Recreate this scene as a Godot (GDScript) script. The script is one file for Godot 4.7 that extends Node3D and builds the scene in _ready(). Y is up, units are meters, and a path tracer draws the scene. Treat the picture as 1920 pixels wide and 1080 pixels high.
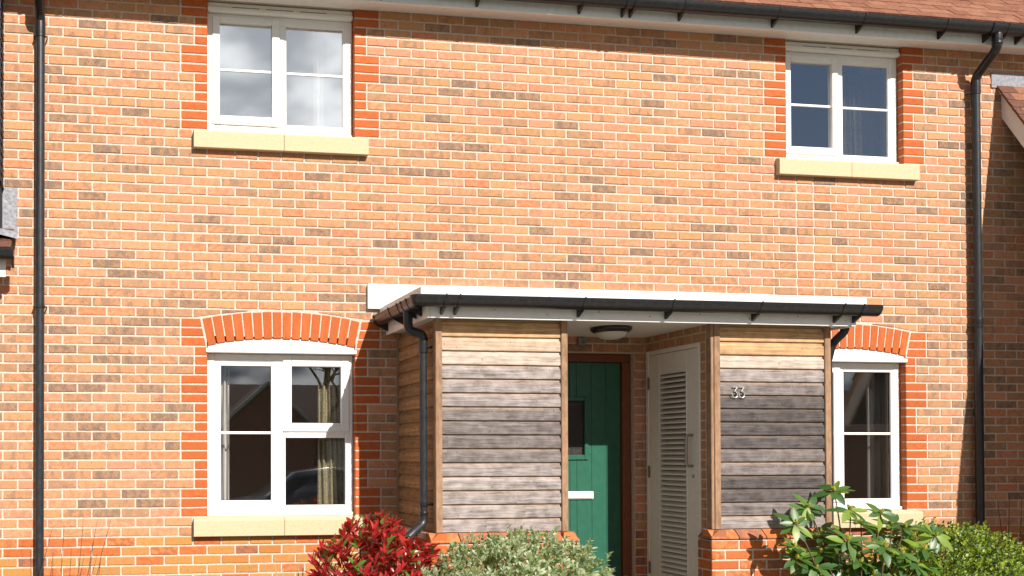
extends Node3D

# ---------------------------------------------------------------- mesh builder
class MB:
	var v := PackedVector3Array()
	var n := PackedVector3Array()
	var uv := PackedVector2Array()
	var c := PackedColorArray()
	var ix := PackedInt32Array()
	var col := Color(1, 1, 1)

	func vert(p: Vector3, nn: Vector3, t := Vector2.ZERO) -> int:
		v.append(p)
		n.append(nn)
		uv.append(t)
		c.append(col)
		return v.size() - 1

	func tri(a: Vector3, b: Vector3, d: Vector3, hint: Vector3, ta := Vector2.ZERO, tb := Vector2.ZERO, td := Vector2.ZERO) -> void:
		var nn := (b - a).cross(d - a)
		if nn.length_squared() < 1e-16:
			return
		nn = nn.normalized()
		var i := 0
		if nn.dot(hint) >= 0.0:
			i = vert(a, nn, ta)
			vert(d, nn, td)
			vert(b, nn, tb)
		else:
			i = vert(a, -nn, ta)
			vert(b, -nn, tb)
			vert(d, -nn, td)
		ix.append_array(PackedInt32Array([i, i + 1, i + 2]))

	func quad(a: Vector3, b: Vector3, d: Vector3, e: Vector3, hint: Vector3, ta := Vector2.ZERO, tb := Vector2.ZERO, td := Vector2.ZERO, te := Vector2.ZERO) -> void:
		tri(a, b, d, hint, ta, tb, td)
		tri(a, d, e, hint, ta, td, te)

	func box(lo: Vector3, hi: Vector3) -> void:
		cbox(lo, hi, 0.0)

	func cbox(lo: Vector3, hi: Vector3, ch: float) -> void:
		var w := hi - lo
		ch = minf(ch, minf(w.x, minf(w.y, w.z)) * 0.45)
		var at := func(s: Vector3, axis: int) -> Vector3:
			var p := Vector3.ZERO
			for k in 3:
				p[k] = hi[k] if s[k] > 0 else lo[k]
				if k != axis:
					p[k] -= s[k] * ch
			return p
		for a in 3:
			var b: int = (a + 1) % 3
			var d: int = (a + 2) % 3
			for sa in [-1.0, 1.0]:
				var q: Array[Vector3] = []
				var nn := Vector3.ZERO
				nn[a] = sa
				for sg in [[-1.0, -1.0], [1.0, -1.0], [1.0, 1.0], [-1.0, 1.0]]:
					var s := Vector3.ZERO
					s[a] = sa
					s[b] = sg[0]
					s[d] = sg[1]
					q.append(at.call(s, a))
				quad(q[0], q[1], q[2], q[3], nn)
				if ch > 0.0:
					for sb in [-1.0, 1.0]:
						var s1 := Vector3.ZERO
						var s2 := Vector3.ZERO
						s1[a] = sa
						s1[b] = sb
						s1[d] = -1.0
						s2 = s1
						s2[d] = 1.0
						var h := Vector3.ZERO
						h[a] = sa
						h[b] = sb
						quad(at.call(s1, a), at.call(s2, a), at.call(s2, b), at.call(s1, b), h)
		if ch > 0.0:
			for sx in [-1.0, 1.0]:
				for sy in [-1.0, 1.0]:
					for sz in [-1.0, 1.0]:
						var s := Vector3(sx, sy, sz)
						tri(at.call(s, 0), at.call(s, 1), at.call(s, 2), s)

	# smooth sheet through rows of points; normal = along-row x across-rows
	func grid(rows: Array, closed := false, flip := false, uvs := Vector2(1, 1)) -> void:
		var nr := rows.size()
		var nc: int = rows[0].size()
		var base := v.size()
		for i in nr:
			for j in nc:
				var p: Vector3 = rows[i][j]
				var ja := j - 1
				var jb := j + 1
				if closed:
					ja = (j - 1 + nc - 1) % (nc - 1)
					jb = (j + 1) % (nc - 1)
				else:
					ja = maxi(ja, 0)
					jb = mini(jb, nc - 1)
				var du: Vector3 = rows[i][jb] - rows[i][ja]
				var dv: Vector3 = rows[mini(i + 1, nr - 1)][j] - rows[maxi(i - 1, 0)][j]
				var nn := du.cross(dv)
				nn = nn.normalized() if nn.length_squared() > 1e-18 else Vector3.UP
				vert(p, -nn if flip else nn, Vector2(float(j) / (nc - 1) * uvs.x, float(i) / (nr - 1) * uvs.y))
		for i in nr - 1:
			for j in nc - 1:
				var a := base + i * nc + j
				var b := a + 1
				var d := a + nc + 1
				var e := a + nc
				if flip:
					ix.append_array(PackedInt32Array([a, b, d, a, d, e]))
				else:
					ix.append_array(PackedInt32Array([a, d, b, a, e, d]))

	func tube(path: Array, radii: Array, seg := 14, caps := true) -> void:
		var rows := []
		var t0: Vector3 = (path[1] - path[0]).normalized()
		var u := t0.cross(Vector3(0.31, 0.2, 0.93)).normalized()
		for i in path.size():
			var t: Vector3
			if i == 0:
				t = t0
			elif i == path.size() - 1:
				t = (path[i] - path[i - 1]).normalized()
			else:
				t = ((path[i] - path[i - 1]).normalized() + (path[i + 1] - path[i]).normalized()).normalized()
			u = (u - t * u.dot(t)).normalized()
			var w := t.cross(u)
			var r: float = radii[mini(i, radii.size() - 1)]
			var ring := PackedVector3Array()
			for j in seg + 1:
				var an := TAU * j / seg
				ring.append(path[i] + (u * cos(an) + w * sin(an)) * r)
			rows.append(ring)
		grid(rows, true)
		if caps:
			for k in [0, path.size() - 1]:
				var h: Vector3 = (path[0] - path[1]) if k == 0 else (path[k] - path[k - 1])
				for j in seg:
					tri(path[k], rows[k][j], rows[k][j + 1], h)

	# a convex outline in xy, front face at zf with chamfer, sides back to zf - depth; uv into an atlas cell
	func slab(poly: PackedVector2Array, zf: float, depth: float, ch: float, cell: Rect2, org: Vector2, size: Vector2, o := Vector3.ZERO) -> void:
		var m := poly.size()
		var inner := PackedVector2Array()
		var cen := Vector2.ZERO
		for k in m:
			var p := poly[k]
			var e1 := (p - poly[(k - 1 + m) % m]).normalized()
			var e2 := (poly[(k + 1) % m] - p).normalized()
			var n1 := Vector2(-e1.y, e1.x)
			var n2 := Vector2(-e2.y, e2.x)
			var q := p + (n1 + n2) / maxf(0.4, 1.0 + n1.dot(n2)) * ch
			inner.append(q)
			cen += q / m
		var uvof := func(p: Vector2) -> Vector2:
			var t := Vector2(clampf((p.x - org.x) / size.x, 0.0, 1.0), clampf((org.y - p.y) / size.y, 0.0, 1.0))
			return cell.position + t * cell.size
		for k in m:
			var k2 := (k + 1) % m
			var a := inner[k]
			var b := inner[k2]
			var pa := poly[k]
			var pb := poly[k2]
			var ta: Vector2 = uvof.call(a)
			var tb: Vector2 = uvof.call(b)
			tri(o + Vector3(cen.x, cen.y, zf), o + Vector3(a.x, a.y, zf), o + Vector3(b.x, b.y, zf), Vector3.BACK, uvof.call(cen), ta, tb)
			var e := pb - pa
			var out := Vector3(e.y, -e.x, 0)
			quad(o + Vector3(a.x, a.y, zf), o + Vector3(b.x, b.y, zf), o + Vector3(pb.x, pb.y, zf - ch), o + Vector3(pa.x, pa.y, zf - ch), out + Vector3(0, 0, e.length()), ta, tb, tb, ta)
			quad(o + Vector3(pa.x, pa.y, zf - ch), o + Vector3(pb.x, pb.y, zf - ch), o + Vector3(pb.x, pb.y, zf - depth), o + Vector3(pa.x, pa.y, zf - depth), out, ta, tb, tb, ta)

	func mesh() -> ArrayMesh:
		var arr := []
		arr.resize(Mesh.ARRAY_MAX)
		arr[Mesh.ARRAY_VERTEX] = v
		arr[Mesh.ARRAY_NORMAL] = n
		arr[Mesh.ARRAY_TEX_UV] = uv
		arr[Mesh.ARRAY_COLOR] = c
		arr[Mesh.ARRAY_INDEX] = ix
		var m := ArrayMesh.new()
		m.add_surface_from_arrays(Mesh.PRIMITIVE_TRIANGLES, arr)
		return m

# ---------------------------------------------------------------- helpers
var M := {}
var rng := RandomNumberGenerator.new()
var taken := {}

func numbered(called: String) -> String:
	var k: int = taken.get(called, 0)
	taken[called] = k + 1
	return called if k == 0 else "%s_%03d" % [called, k]

func thing(called: String, label: String, category: String, at := Vector3.ZERO, group := "", kind := "") -> Node3D:
	var o := Node3D.new()
	o.name = numbered(called)
	add_child(o)
	o.position = at
	tag(o, label, category, group, kind)
	return o

func tag(o: Node, label: String, category: String, group := "", kind := "") -> void:
	if label: o.set_meta("label", label)
	if category: o.set_meta("category", category)
	if group: o.set_meta("group", group)
	if kind: o.set_meta("kind", kind)

func part(called: String, mb, mat: Material, parent: Node, at := Vector3.ZERO) -> MeshInstance3D:
	var o := MeshInstance3D.new()
	o.name = called
	o.mesh = mb.mesh() if mb is MB else mb
	o.set_surface_override_material(0, mat)
	parent.add_child(o, true)
	o.position = at
	return o

func node(called: String, parent: Node, at := Vector3.ZERO) -> Node3D:
	var o := Node3D.new()
	o.name = called
	parent.add_child(o, true)
	o.position = at
	return o

func cb(lo: Vector3, hi: Vector3, ch := 0.002) -> MB:
	var m := MB.new()
	m.cbox(lo, hi, ch)
	return m

func srgb(r: float, g: float, b: float) -> Color:
	return Color(r, g, b).linear_to_srgb()

func mat(name_: String, lin: Color, rough := 0.8, spec := 0.5, metal := 0.0) -> StandardMaterial3D:
	var m := StandardMaterial3D.new()
	m.resource_name = name_
	m.albedo_color = lin.linear_to_srgb()
	m.roughness = rough
	m.metallic_specular = spec
	m.metallic = metal
	M[name_] = m
	return m

func noise_tex(freq: float, cols: Array, seed_: int, octaves := 4, size := 512, normal := 0.0, typ := FastNoiseLite.TYPE_SIMPLEX_SMOOTH) -> NoiseTexture2D:
	var f := FastNoiseLite.new()
	f.noise_type = typ
	f.frequency = freq
	f.seed = seed_
	f.fractal_octaves = octaves
	var t := NoiseTexture2D.new()
	t.width = size
	t.height = size
	t.seamless = true
	t.noise = f
	if normal > 0.0:
		t.as_normal_map = true
		t.bump_strength = normal
	elif cols:
		var g := Gradient.new()
		var offs := PackedFloat32Array()
		var cc := PackedColorArray()
		for k in cols.size():
			offs.append(float(k) / (cols.size() - 1))
			cc.append((cols[k] as Color).linear_to_srgb())
		g.offsets = offs
		g.colors = cc
		t.color_ramp = g
	return t

func surfaced(m: StandardMaterial3D, tex: Texture2D, bump: Texture2D, scale: Vector3, height := 0.1) -> StandardMaterial3D:
	m.uv1_triplanar = true
	m.uv1_world_triplanar = true
	m.uv1_scale = scale
	m.uv1_triplanar_sharpness = 8.0
	if tex:
		m.albedo_texture = tex
		m.albedo_color = Color.WHITE
	if bump:
		m.heightmap_enabled = true
		m.heightmap_texture = bump
		m.heightmap_scale = height
	return m

# ---------------------------------------------------------------- brick atlas
const CW := 128
const CH := 40
const COLS := 8
const ROWS := 16

func lin8(c: float) -> int:
	var x := clampf(c, 0.0, 1.0)
	var s := x * 12.92 if x <= 0.0031308 else 1.055 * pow(x, 1.0 / 2.4) - 0.055
	return int(s * 255.0 + 0.5)

func make_brick_atlas() -> void:
	var lut := PackedByteArray()
	for i in 1024:
		lut.append(lin8(i / 1023.0))
	var r := RandomNumberGenerator.new()
	r.seed = 77
	var na := FastNoiseLite.new()
	na.frequency = 0.028
	na.fractal_octaves = 3
	na.seed = 5
	var nb := FastNoiseLite.new()
	nb.frequency = 0.11
	nb.fractal_octaves = 3
	nb.seed = 9
	var W := CW * COLS
	var H := CH * ROWS
	var px := PackedByteArray()
	px.resize(W * H * 3)
	var hx := PackedByteArray()
	hx.resize(W * H)
	for row in ROWS:
		for cl in COLS:
			var base := Vector3(0.50, 0.215, 0.098)
			var second := Vector3(0.50, 0.25, 0.11)
			var patch := Vector3(0.26, 0.155, 0.095)
			var pa := 0.0
			var pits := 3
			if row < 7:
				var q := r.randf()
				if q < 0.36:
					base = Vector3(0.52, 0.23, 0.12)
					second = Vector3(0.51, 0.275, 0.148)
				elif q < 0.62:
					base = Vector3(0.46, 0.262, 0.12)
					second = Vector3(0.49, 0.25, 0.13)
				elif q < 0.88:
					base = Vector3(0.52, 0.27, 0.165)
					second = Vector3(0.52, 0.216, 0.12)
				else:
					base = Vector3(0.52, 0.182, 0.088)
					second = Vector3(0.51, 0.235, 0.12)
				pa = 0.4 if r.randf() < 0.4 else 0.0
				pits = 3 + r.randi() % 4
			elif row < 10:
				base = Vector3(0.43, 0.215, 0.11)
				second = Vector3(0.48, 0.24, 0.125)
				patch = Vector3(0.29, 0.175, 0.11)
				pa = 0.9
				pits = 9
				if r.randf() < 0.4:
					base = Vector3(0.37, 0.21, 0.12)
					second = Vector3(0.42, 0.225, 0.12)
					pa = 0.5
			elif row < 12:
				base = Vector3(0.27, 0.165, 0.107)
				second = Vector3(0.34, 0.20, 0.115)
				patch = Vector3(0.205, 0.138, 0.10)
				pa = 0.9
				pits = 18
			elif row < 14:
				base = Vector3(0.465, 0.128, 0.04)
				second = Vector3(0.42, 0.104, 0.032)
				base *= r.randf_range(0.86, 1.06)
				pits = 1
			else:
				var q := r.randi() % 4
				if row == 14:
					base = [Vector3(0.47, 0.12, 0.035), Vector3(0.47, 0.15, 0.045), Vector3(0.42, 0.13, 0.05), Vector3(0.27, 0.13, 0.085)][q]
					second = [Vector3(0.44, 0.13, 0.04), Vector3(0.46, 0.12, 0.04), Vector3(0.46, 0.19, 0.07), Vector3(0.38, 0.13, 0.06)][q]
				else:
					base = [Vector3(0.48, 0.22, 0.06), Vector3(0.45, 0.24, 0.07), Vector3(0.47, 0.20, 0.06), Vector3(0.43, 0.23, 0.085)][q]
					second = [Vector3(0.46, 0.17, 0.05), Vector3(0.48, 0.21, 0.065), Vector3(0.44, 0.24, 0.08), Vector3(0.46, 0.19, 0.06)][q]
				pits = 2
			base *= r.randf_range(0.84, 1.08)
			var ox := r.randf_range(0, 5000)
			var oy := r.randf_range(0, 5000)
			for y in CH:
				for x in CW:
					var a := na.get_noise_2d(ox + x, oy + y * 1.3)
					var b := nb.get_noise_2d(ox + x, oy + y)
					var t := clampf(0.5 + a * 1.4, 0.0, 1.0)
					var c := base.lerp(second, t)
					if pa > 0.0:
						var g := clampf((na.get_noise_2d(ox + 900 + x * 0.75, oy + 700 + y * 0.4) + b * 0.07 + 0.03) * 2.3, 0.0, 1.0)
						c = c.lerp(patch, g * pa)
					c *= 1.0 + b * 0.10
					var h := 0.5 + b * 0.4 + a * 0.25
					var i := (row * CH + y) * W + cl * CW + x
					px[i * 3] = lut[clampi(int(c.x * 1023), 0, 1023)]
					px[i * 3 + 1] = lut[clampi(int(c.y * 1023), 0, 1023)]
					px[i * 3 + 2] = lut[clampi(int(c.z * 1023), 0, 1023)]
					hx[i] = clampi(int(h * 255), 0, 255)
			# burnt pits and pale lime flecks, each with its own outline
			for k in pits:
				var cx := r.randi_range(6, CW - 7)
				var cy := r.randi_range(5, CH - 6)
				var rad := r.randf_range(0.7, 1.7)
				var pale := r.randf() < 0.22
				for dy in range(-3, 4):
					for dx in range(-3, 4):
						if Vector2(dx * 0.8, dy).length() < rad:
							var i := (row * CH + cy + dy) * W + cl * CW + cx + dx
							var f := 1.25 if pale else 0.62
							for q in 3:
								px[i * 3 + q] = clampi(int(px[i * 3 + q] * f), 0, 255)
							hx[i] = clampi(int(hx[i] * (1.0 if pale else 0.35)), 0, 255)
	var im := Image.create_from_data(W, H, false, Image.FORMAT_RGB8, px)
	var hm := Image.create_from_data(W, H, false, Image.FORMAT_L8, hx)
	var m := mat("brick", Color(1, 1, 1), 0.9, 0.3)
	m.albedo_texture = ImageTexture.create_from_image(im)
	m.heightmap_enabled = true
	m.heightmap_texture = ImageTexture.create_from_image(hm)
	m.heightmap_scale = 0.12
	m.vertex_color_use_as_albedo = true

func cell_rect(k: int) -> Rect2:
	var W := float(CW * COLS)
	var H := float(CH * ROWS)
	return Rect2((k % COLS * CW + 2) / W, (k / COLS * CH + 2) / H, (CW - 4) / W, (CH - 4) / H)

var cluster := FastNoiseLite.new()

func pick_cell(course: int, x: float) -> int:
	if course <= 12:
		return (120 if rng.randf() < (0.72 if x > 0.45 and x < 2.5 else 0.3) else 112) + rng.randi() % 8
	var d := 0.135 + 0.17 * exp(-pow((course - 31) / 9.0, 2.0)) + 0.08 * cluster.get_noise_2d(x * 40.0, course * 6.0)
	var mtl := d * 1.9
	var q := rng.randf()
	if q < d * 0.55:
		return 80 + rng.randi() % 16
	if q < d * 0.55 + mtl:
		return 56 + rng.randi() % 24
	return rng.randi() % 56

func red_cell() -> int:
	return 96 + rng.randi() % 16

func rect_poly(x0: float, x1: float, y0: float, y1: float, j := 0.0011) -> PackedVector2Array:
	var p := PackedVector2Array()
	var nx := 3 if x1 - x0 > 0.15 else 2
	for k in nx:
		p.append(Vector2(lerpf(x0, x1, float(k) / nx), y0))
	p.append(Vector2(x1, y0))
	p.append(Vector2(x1, (y0 + y1) / 2))
	for k in nx:
		p.append(Vector2(lerpf(x1, x0, float(k) / nx), y1))
	p.append(Vector2(x0, y1))
	p.append(Vector2(x0, (y0 + y1) / 2))
	for k in p.size():
		p[k] += Vector2(rng.randf_range(-j, j), rng.randf_range(-j, j))
	return p

var brick_meshes := {}

# one brick as a part of its own; alike bricks share a mesh
func brick_part(called: String, parent: Node, x0: float, x1: float, y0: float, y1: float, zf: float, depth: float, cell: int) -> void:
	var w := snappedf(x1 - x0, 0.002)
	var key := "%d_%d_%d_%d" % [cell, int(w * 1000), int((y1 - y0) * 1000), int(depth * 1000)]
	if not brick_meshes.has(key):
		var mb := MB.new()
		mb.slab(rect_poly(0, w, 0, y1 - y0), 0.0, depth, 0.0035, cell_rect(cell), Vector2(0, y1 - y0), Vector2(maxf(w, 0.21), 0.065))
		brick_meshes[key] = mb.mesh()
	part(called, brick_meshes[key], M.brick, parent, Vector3(x0, y0, zf))

func brick_into(mb: MB, x0: float, x1: float, y0: float, y1: float, zf: float, depth: float, cell: int) -> void:
	var t := rng.randf_range(0.92, 1.06)
	mb.col = Color(t, t * rng.randf_range(0.985, 1.015), t)
	mb.slab(rect_poly(x0, x1, y0, y1), zf, depth, 0.0035, cell_rect(cell), Vector2(x0, y1), Vector2(maxf(x1 - x0, 0.21), 0.065))

const C := 0.075
const J := 0.0064   # half a mortar joint

func perps(odd: bool) -> PackedFloat32Array:
	var p := PackedFloat32Array()
	var start := 0.1125 if odd else 0.0
	for i in range(-8, 7 if odd else 8):
		p.append(start + 0.225 * i)
	var x: float = p[p.size() - 1]
	for i in 3:
		x += 0.187
		p.append(x)
	for i in (18 if odd else 19):
		x += 0.225
		p.append(x)
	for i in 3:
		x += 0.165
		p.append(x)
	for i in 14:
		x += 0.225
		p.append(x)
	return p

const XW0 := -1.3
const XW1 := 9.7
const WL0 := 1.240
const WL1 := 2.442
const WR0 := 6.313
const WR1 := 7.462
const QW := 0.212
const QH := 0.104

func arch_c(x0: float, x1: float) -> Array:
	var half := (x1 - x0) / 2
	var rise := 0.062
	var rad := (half * half + rise * rise) / (2 * rise)
	return [(x0 + x1) / 2, 2.483 + rise - rad, rad]

func extrados(x: float) -> float:
	var y := 0.0
	for w in [[WL0, WL1], [WR0, WR1]]:
		var a := arch_c(w[0], w[1])
		var re: float = a[2] + 0.222
		if absf(x - a[0]) < 0.67:
			y = maxf(y, a[1] + sqrt(re * re - (x - a[0]) * (x - a[0])))
	return y

# quoin width on a course: 0 none, else full or half
func quoin(course: int) -> float:
	if course >= 15 and course < 36:
		return QW if ((course - 15) / 3) % 2 == 0 else QH
	if course >= 56 and course < 70:
		return QW if ((course - 56) / 3) % 2 == 0 else QH
	return 0.0

func build_wall(house: Node3D) -> void:
	# mortar body with real openings
	var mb := MB.new()
	var zf := -0.0045
	var zb := -0.27
	var e := 0.004
	var doorx := [3.86, 4.872]
	var cols := [XW0, WL0 - e, WL1 + e, doorx[0] - e, doorx[1] + e, WR0 - e, WR1 + e, XW1]
	for i in cols.size() - 1:
		var a: float = cols[i]
		var b: float = cols[i + 1]
		var spans := [[0.0, 5.5]]
		if i == 1 or i == 5:
			spans = [[0.0, 1.125 - e], [2.56, 4.2 - e], [5.249, 5.5]]
		elif i == 3:
			spans = [[2.472, 5.5]]
		for s in spans:
			mb.box(Vector3(a, s[0], zb), Vector3(b, s[1], zf))
	var wall := part("front_wall", mb, M.mortar, house)
	# facing bricks
	var items := []
	for k in range(0, 70):
		var y0 := k * C + J
		var y1 := (k + 1) * C - J
		var blocked := []
		var q := quoin(k)
		if q > 0.0:
			blocked.append([WL0 - q, WL1 + q])
			blocked.append([WR0 - q, WR1 + q])
		elif k >= 13 and k < 15:
			blocked.append([1.122, 2.552])
			blocked.append([6.203, 7.578])
		elif k >= 54 and k < 56:
			blocked.append([1.122, 2.552])
			blocked.append([6.203, 7.578])
		if k < 35:
			blocked.append([2.80, 3.80])
			blocked.append([4.965, 5.955])
		if k < 33:
			blocked.append([3.80, doorx[1]])
		elif k < 35:
			blocked.append([3.80, 3.83])
		if k >= 37 and k < 40:
			blocked.append([2.538, 6.122])
		if k == 37 or k == 38 or k == 39:
			pass
		blocked.sort_custom(func(a, b): return a[0] < b[0])
		var segs := []
		var x := XW0
		for b in blocked:
			if b[0] > x + 0.02:
				segs.append([x, b[0]])
			x = maxf(x, b[1])
		if x < XW1:
			segs.append([x, XW1])
		var pp := perps(k % 2 == 1)
		for s in segs:
			var cuts := [s[0]]
			for p in pp:
				if p > s[0] + 0.055 and p < s[1] - 0.055:
					cuts.append(p)
			cuts.append(s[1])
			for i in cuts.size() - 1:
				items.append([k, cuts[i] + J, cuts[i + 1] - J, y0, y1])
	# the 300 that show largest are parts, the rest one mass
	var eye := Vector3(0.445, 1.622, 7.821)
	var order := []
	for i in items.size():
		var it = items[i]
		var mid := Vector3((it[1] + it[2]) / 2, (it[3] + it[4]) / 2, 0)
		var far := eye.distance_to(mid)
		var area: float = (it[2] - it[1]) * (it[4] - it[3]) * (eye.z / far) / (far * far)
		if it[1] < -0.36 or mid.y > 5.2 or it[0] == 36 or it[3] < 0.7 or (it[1] < 2.8 and it[2] > 1.9 and mid.y < 1.1):
			area = 0.0
		order.append([area, i])
	order.sort_custom(func(a, b): return a[0] > b[0])
	var own := {}
	for i in 300:
		own[order[i][1]] = true
	var rest := MB.new()
	for i in items.size():
		var it = items[i]
		var cell := pick_cell(it[0], it[1])
		var z := rng.randf_range(-0.0016, 0.0022)
		if own.has(i):
			brick_part("brick", wall, it[1], it[2], it[3], it[4], z, 0.03, cell)
			continue
		if it[0] == 36:
			var l: float = maxf(it[3], extrados(it[1]) + 0.009)
			var r: float = maxf(it[3], extrados(it[2]) + 0.009)
			if l > it[3] + 0.001 or r > it[3] + 0.001:
				if it[4] - l < 0.012 and it[4] - r < 0.012:
					continue
				l = minf(l, it[4] - 0.006)
				r = minf(r, it[4] - 0.006)
				rest.col = Color(1, 1, 1)
				rest.slab(PackedVector2Array([Vector2(it[1], l), Vector2(it[2], r), Vector2(it[2], it[4]), Vector2(it[1], it[4])]), z, 0.03, 0.002, cell_rect(cell), Vector2(it[1], it[4]), Vector2(0.215, 0.065))
				continue
		brick_into(rest, it[1], it[2], it[3], it[4], z, 0.03, cell)
	var o := part("brickwork", rest, M.brick, wall)
	o.set_meta("kind", "stuff")

func build_surround(house: Node3D, x0: float, x1: float, upper: bool) -> void:
	var s := node("window_surround", house)
	var from := 56 if upper else 15
	var to := 70 if upper else 36
	for k in range(from, to):
		var q := quoin(k)
		var y0 := k * C + J
		var y1 := (k + 1) * C - J
		if not upper and k >= 33:
			# springers cut to the skewback
			for side in [-1, 1]:
				var a := arch_c(x0, x1)
				var mb := MB.new()
				var cellr := cell_rect(red_cell())
				var xs := []
				for y in [y0, y1]:
					var t: float = ((x1 - x0) / 2 + 0.004) * (y - a[1]) / (2.483 - a[1]) + 0.010
					xs.append(a[0] + side * t)
				var xo: float = (x0 - QW + J) if side < 0 else (x1 + QW - J)
				var poly := PackedVector2Array([Vector2(xo, y0), Vector2(xs[0], y0), Vector2(xs[1], y1), Vector2(xo, y1)]) if side < 0 else PackedVector2Array([Vector2(xs[0], y0), Vector2(xo, y0), Vector2(xo, y1), Vector2(xs[1], y1)])
				mb.slab(poly, 0.0, 0.075, 0.003, cellr, Vector2(minf(xo, xs[0]), y1), Vector2(0.215, 0.065))
				part("quoin_brick", mb, M.brick, s)
			continue
		brick_part("quoin_brick", s, x0 - q + J, x0, y0, y1, rng.randf_range(-0.001, 0.001), 0.08, red_cell())
		brick_part("quoin_brick", s, x1, x1 + q - J, y0, y1, rng.randf_range(-0.001, 0.001), 0.08, red_cell())

func build_arch(house: Node3D, x0: float, x1: float) -> void:
	var s := node("window_arch", house)
	var a := arch_c(x0, x1)
	var cen := Vector2(a[0], a[1])
	var half := asin(((x1 - x0) / 2) / a[2])
	var cnt := 16
	for k in cnt:
		var t0 := lerpf(-half, half, float(k) / cnt)
		var t1 := lerpf(-half, half, float(k + 1) / cnt)
		var g := 0.0052
		var ri: float = a[2] + rng.randf_range(-0.002, 0.003)
		var ro: float = a[2] + 0.216 + rng.randf_range(-0.003, 0.002)
		var pt := func(t: float, r: float, sg: float) -> Vector2:
			var d := Vector2(sin(t), cos(t))
			return cen + d * r + Vector2(cos(t), -sin(t)) * g * sg
		var poly := PackedVector2Array([pt.call(t0, ri, 1), pt.call(t1, ri, -1), pt.call(t1, ro, -1), pt.call(t0, ro, 1)])
		var mb := MB.new()
		var cr := cell_rect(red_cell())
		mb.slab(poly, rng.randf_range(-0.001, 0.001), 0.075, 0.003, cr, Vector2(poly[3].x - 0.02, poly[3].y + 0.01), Vector2(0.24, 0.26))
		part("arch_brick", mb, M.brick, s)

# ---------------------------------------------------------------- windows
func member(mb: MB, x0: float, x1: float, y0: float, y1: float, z0: float, z1: float, ch := 0.004) -> void:
	mb.cbox(Vector3(x0, y0, z0), Vector3(x1, y1, z1), ch)

func ring(mb: MB, x0: float, x1: float, y0: float, y1: float, w: float, z0: float, z1: float, wb := -1.0) -> void:
	if wb < 0.0:
		wb = w
	member(mb, x0, x0 + w, y0, y1, z0, z1)
	member(mb, x1 - w, x1, y0, y1, z0, z1)
	member(mb, x0 + w, x1 - w, y1 - w, y1, z0, z1 - 0.0006)
	member(mb, x0 + w, x1 - w, y0, y0 + wb, z0, z1 - 0.0006)

func pane(parent: Node, r: Array, z: float, coated: bool) -> void:
	# sealed double-glazed unit: two sheets
	var sheet := MB.new()
	sheet.quad(Vector3(r[0] - 0.006, r[1] - 0.006, z), Vector3(r[2] + 0.006, r[1] - 0.006, z), Vector3(r[2] + 0.006, r[3] + 0.006, z), Vector3(r[0] - 0.006, r[3] + 0.006, z), Vector3.BACK)
	part("pane", sheet, M.coated_glass if coated else M.clear_glass, parent)
	part("pane", cb(Vector3(r[0] - 0.006, r[1] - 0.006, z - 0.024), Vector3(r[2] + 0.006, r[3] + 0.006, z - 0.02), 0.0), M.glass, parent)
	var sp := MB.new()
	var w := 0.008
	ring(sp, r[0] - 0.004, r[2] + 0.004, r[1] - 0.004, r[3] + 0.004, w, z - 0.0195, z - 0.0045)
	part("gasket", sp, M.gasket, parent)

func window_node(house: Node3D) -> Node3D:
	return node("window", house)

# lights: [x0,y0,x1,y1 of glass, sash outer rect or null, bar height or 0]
func build_window(house: Node3D, x0: float, x1: float, y0: float, y1: float, lights: Array, mull: Array, transom: Array) -> Node3D:
	var w := window_node(house)
	var zf := -0.068
	var zb := -0.135
	var fr := MB.new()
	var lx0: float = lights[0][0]
	ring(fr, x0 + 0.003, x1 - 0.003, y0 + 0.004, y1, 0.062, zb, zf, 0.062)
	for m in mull:
		member(fr, m[0], m[1], y0 + 0.066, y1 - 0.062, zb, zf - 0.0012)
	for t in transom:
		member(fr, t[0], t[1], t[2], t[3], zb, zf - 0.0018)
	# sill nose of the frame
	member(fr, x0 + 0.001, x1 - 0.001, y0 + 0.0005, y0 + 0.026, zb, zf + 0.022)
	part("frame", fr, M.upvc, w)
	for l in lights:
		var g := [l[0], l[1], l[2], l[3]]
		if l[4] != null:
			var s: Array = l[4]
			var sm := MB.new()
			var z1 := zf + 0.012
			member(sm, s[0], g[0], s[1], s[3], zb + 0.01, z1, 0.006)
			member(sm, g[2], s[2], s[1], s[3], zb + 0.01, z1, 0.006)
			member(sm, g[0], g[2], g[3], s[3], zb + 0.01, z1 - 0.0006, 0.006)
			member(sm, g[0], g[2], s[1], g[1], zb + 0.01, z1 - 0.0006, 0.006)
			part("sash", sm, M.upvc, w)
		else:
			var bd := MB.new()
			var b := 0.056
			ring(bd, g[0] - b, g[2] + b, g[1] - b, g[3] + b, b, zb + 0.012, zf - 0.006)
			part("glazing_bead", bd, M.upvc, w)
		var zg := zf - 0.02
		pane(w, g, zg, y0 > 3.0)
		if l[5] > 0.0:
			part("glazing_bar", cb(Vector3(g[0] - 0.002, l[5] - 0.011, zg - 0.001), Vector3(g[2] + 0.002, l[5] + 0.011, zg + 0.008), 0.004), M.upvc, w)
	return w

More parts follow.
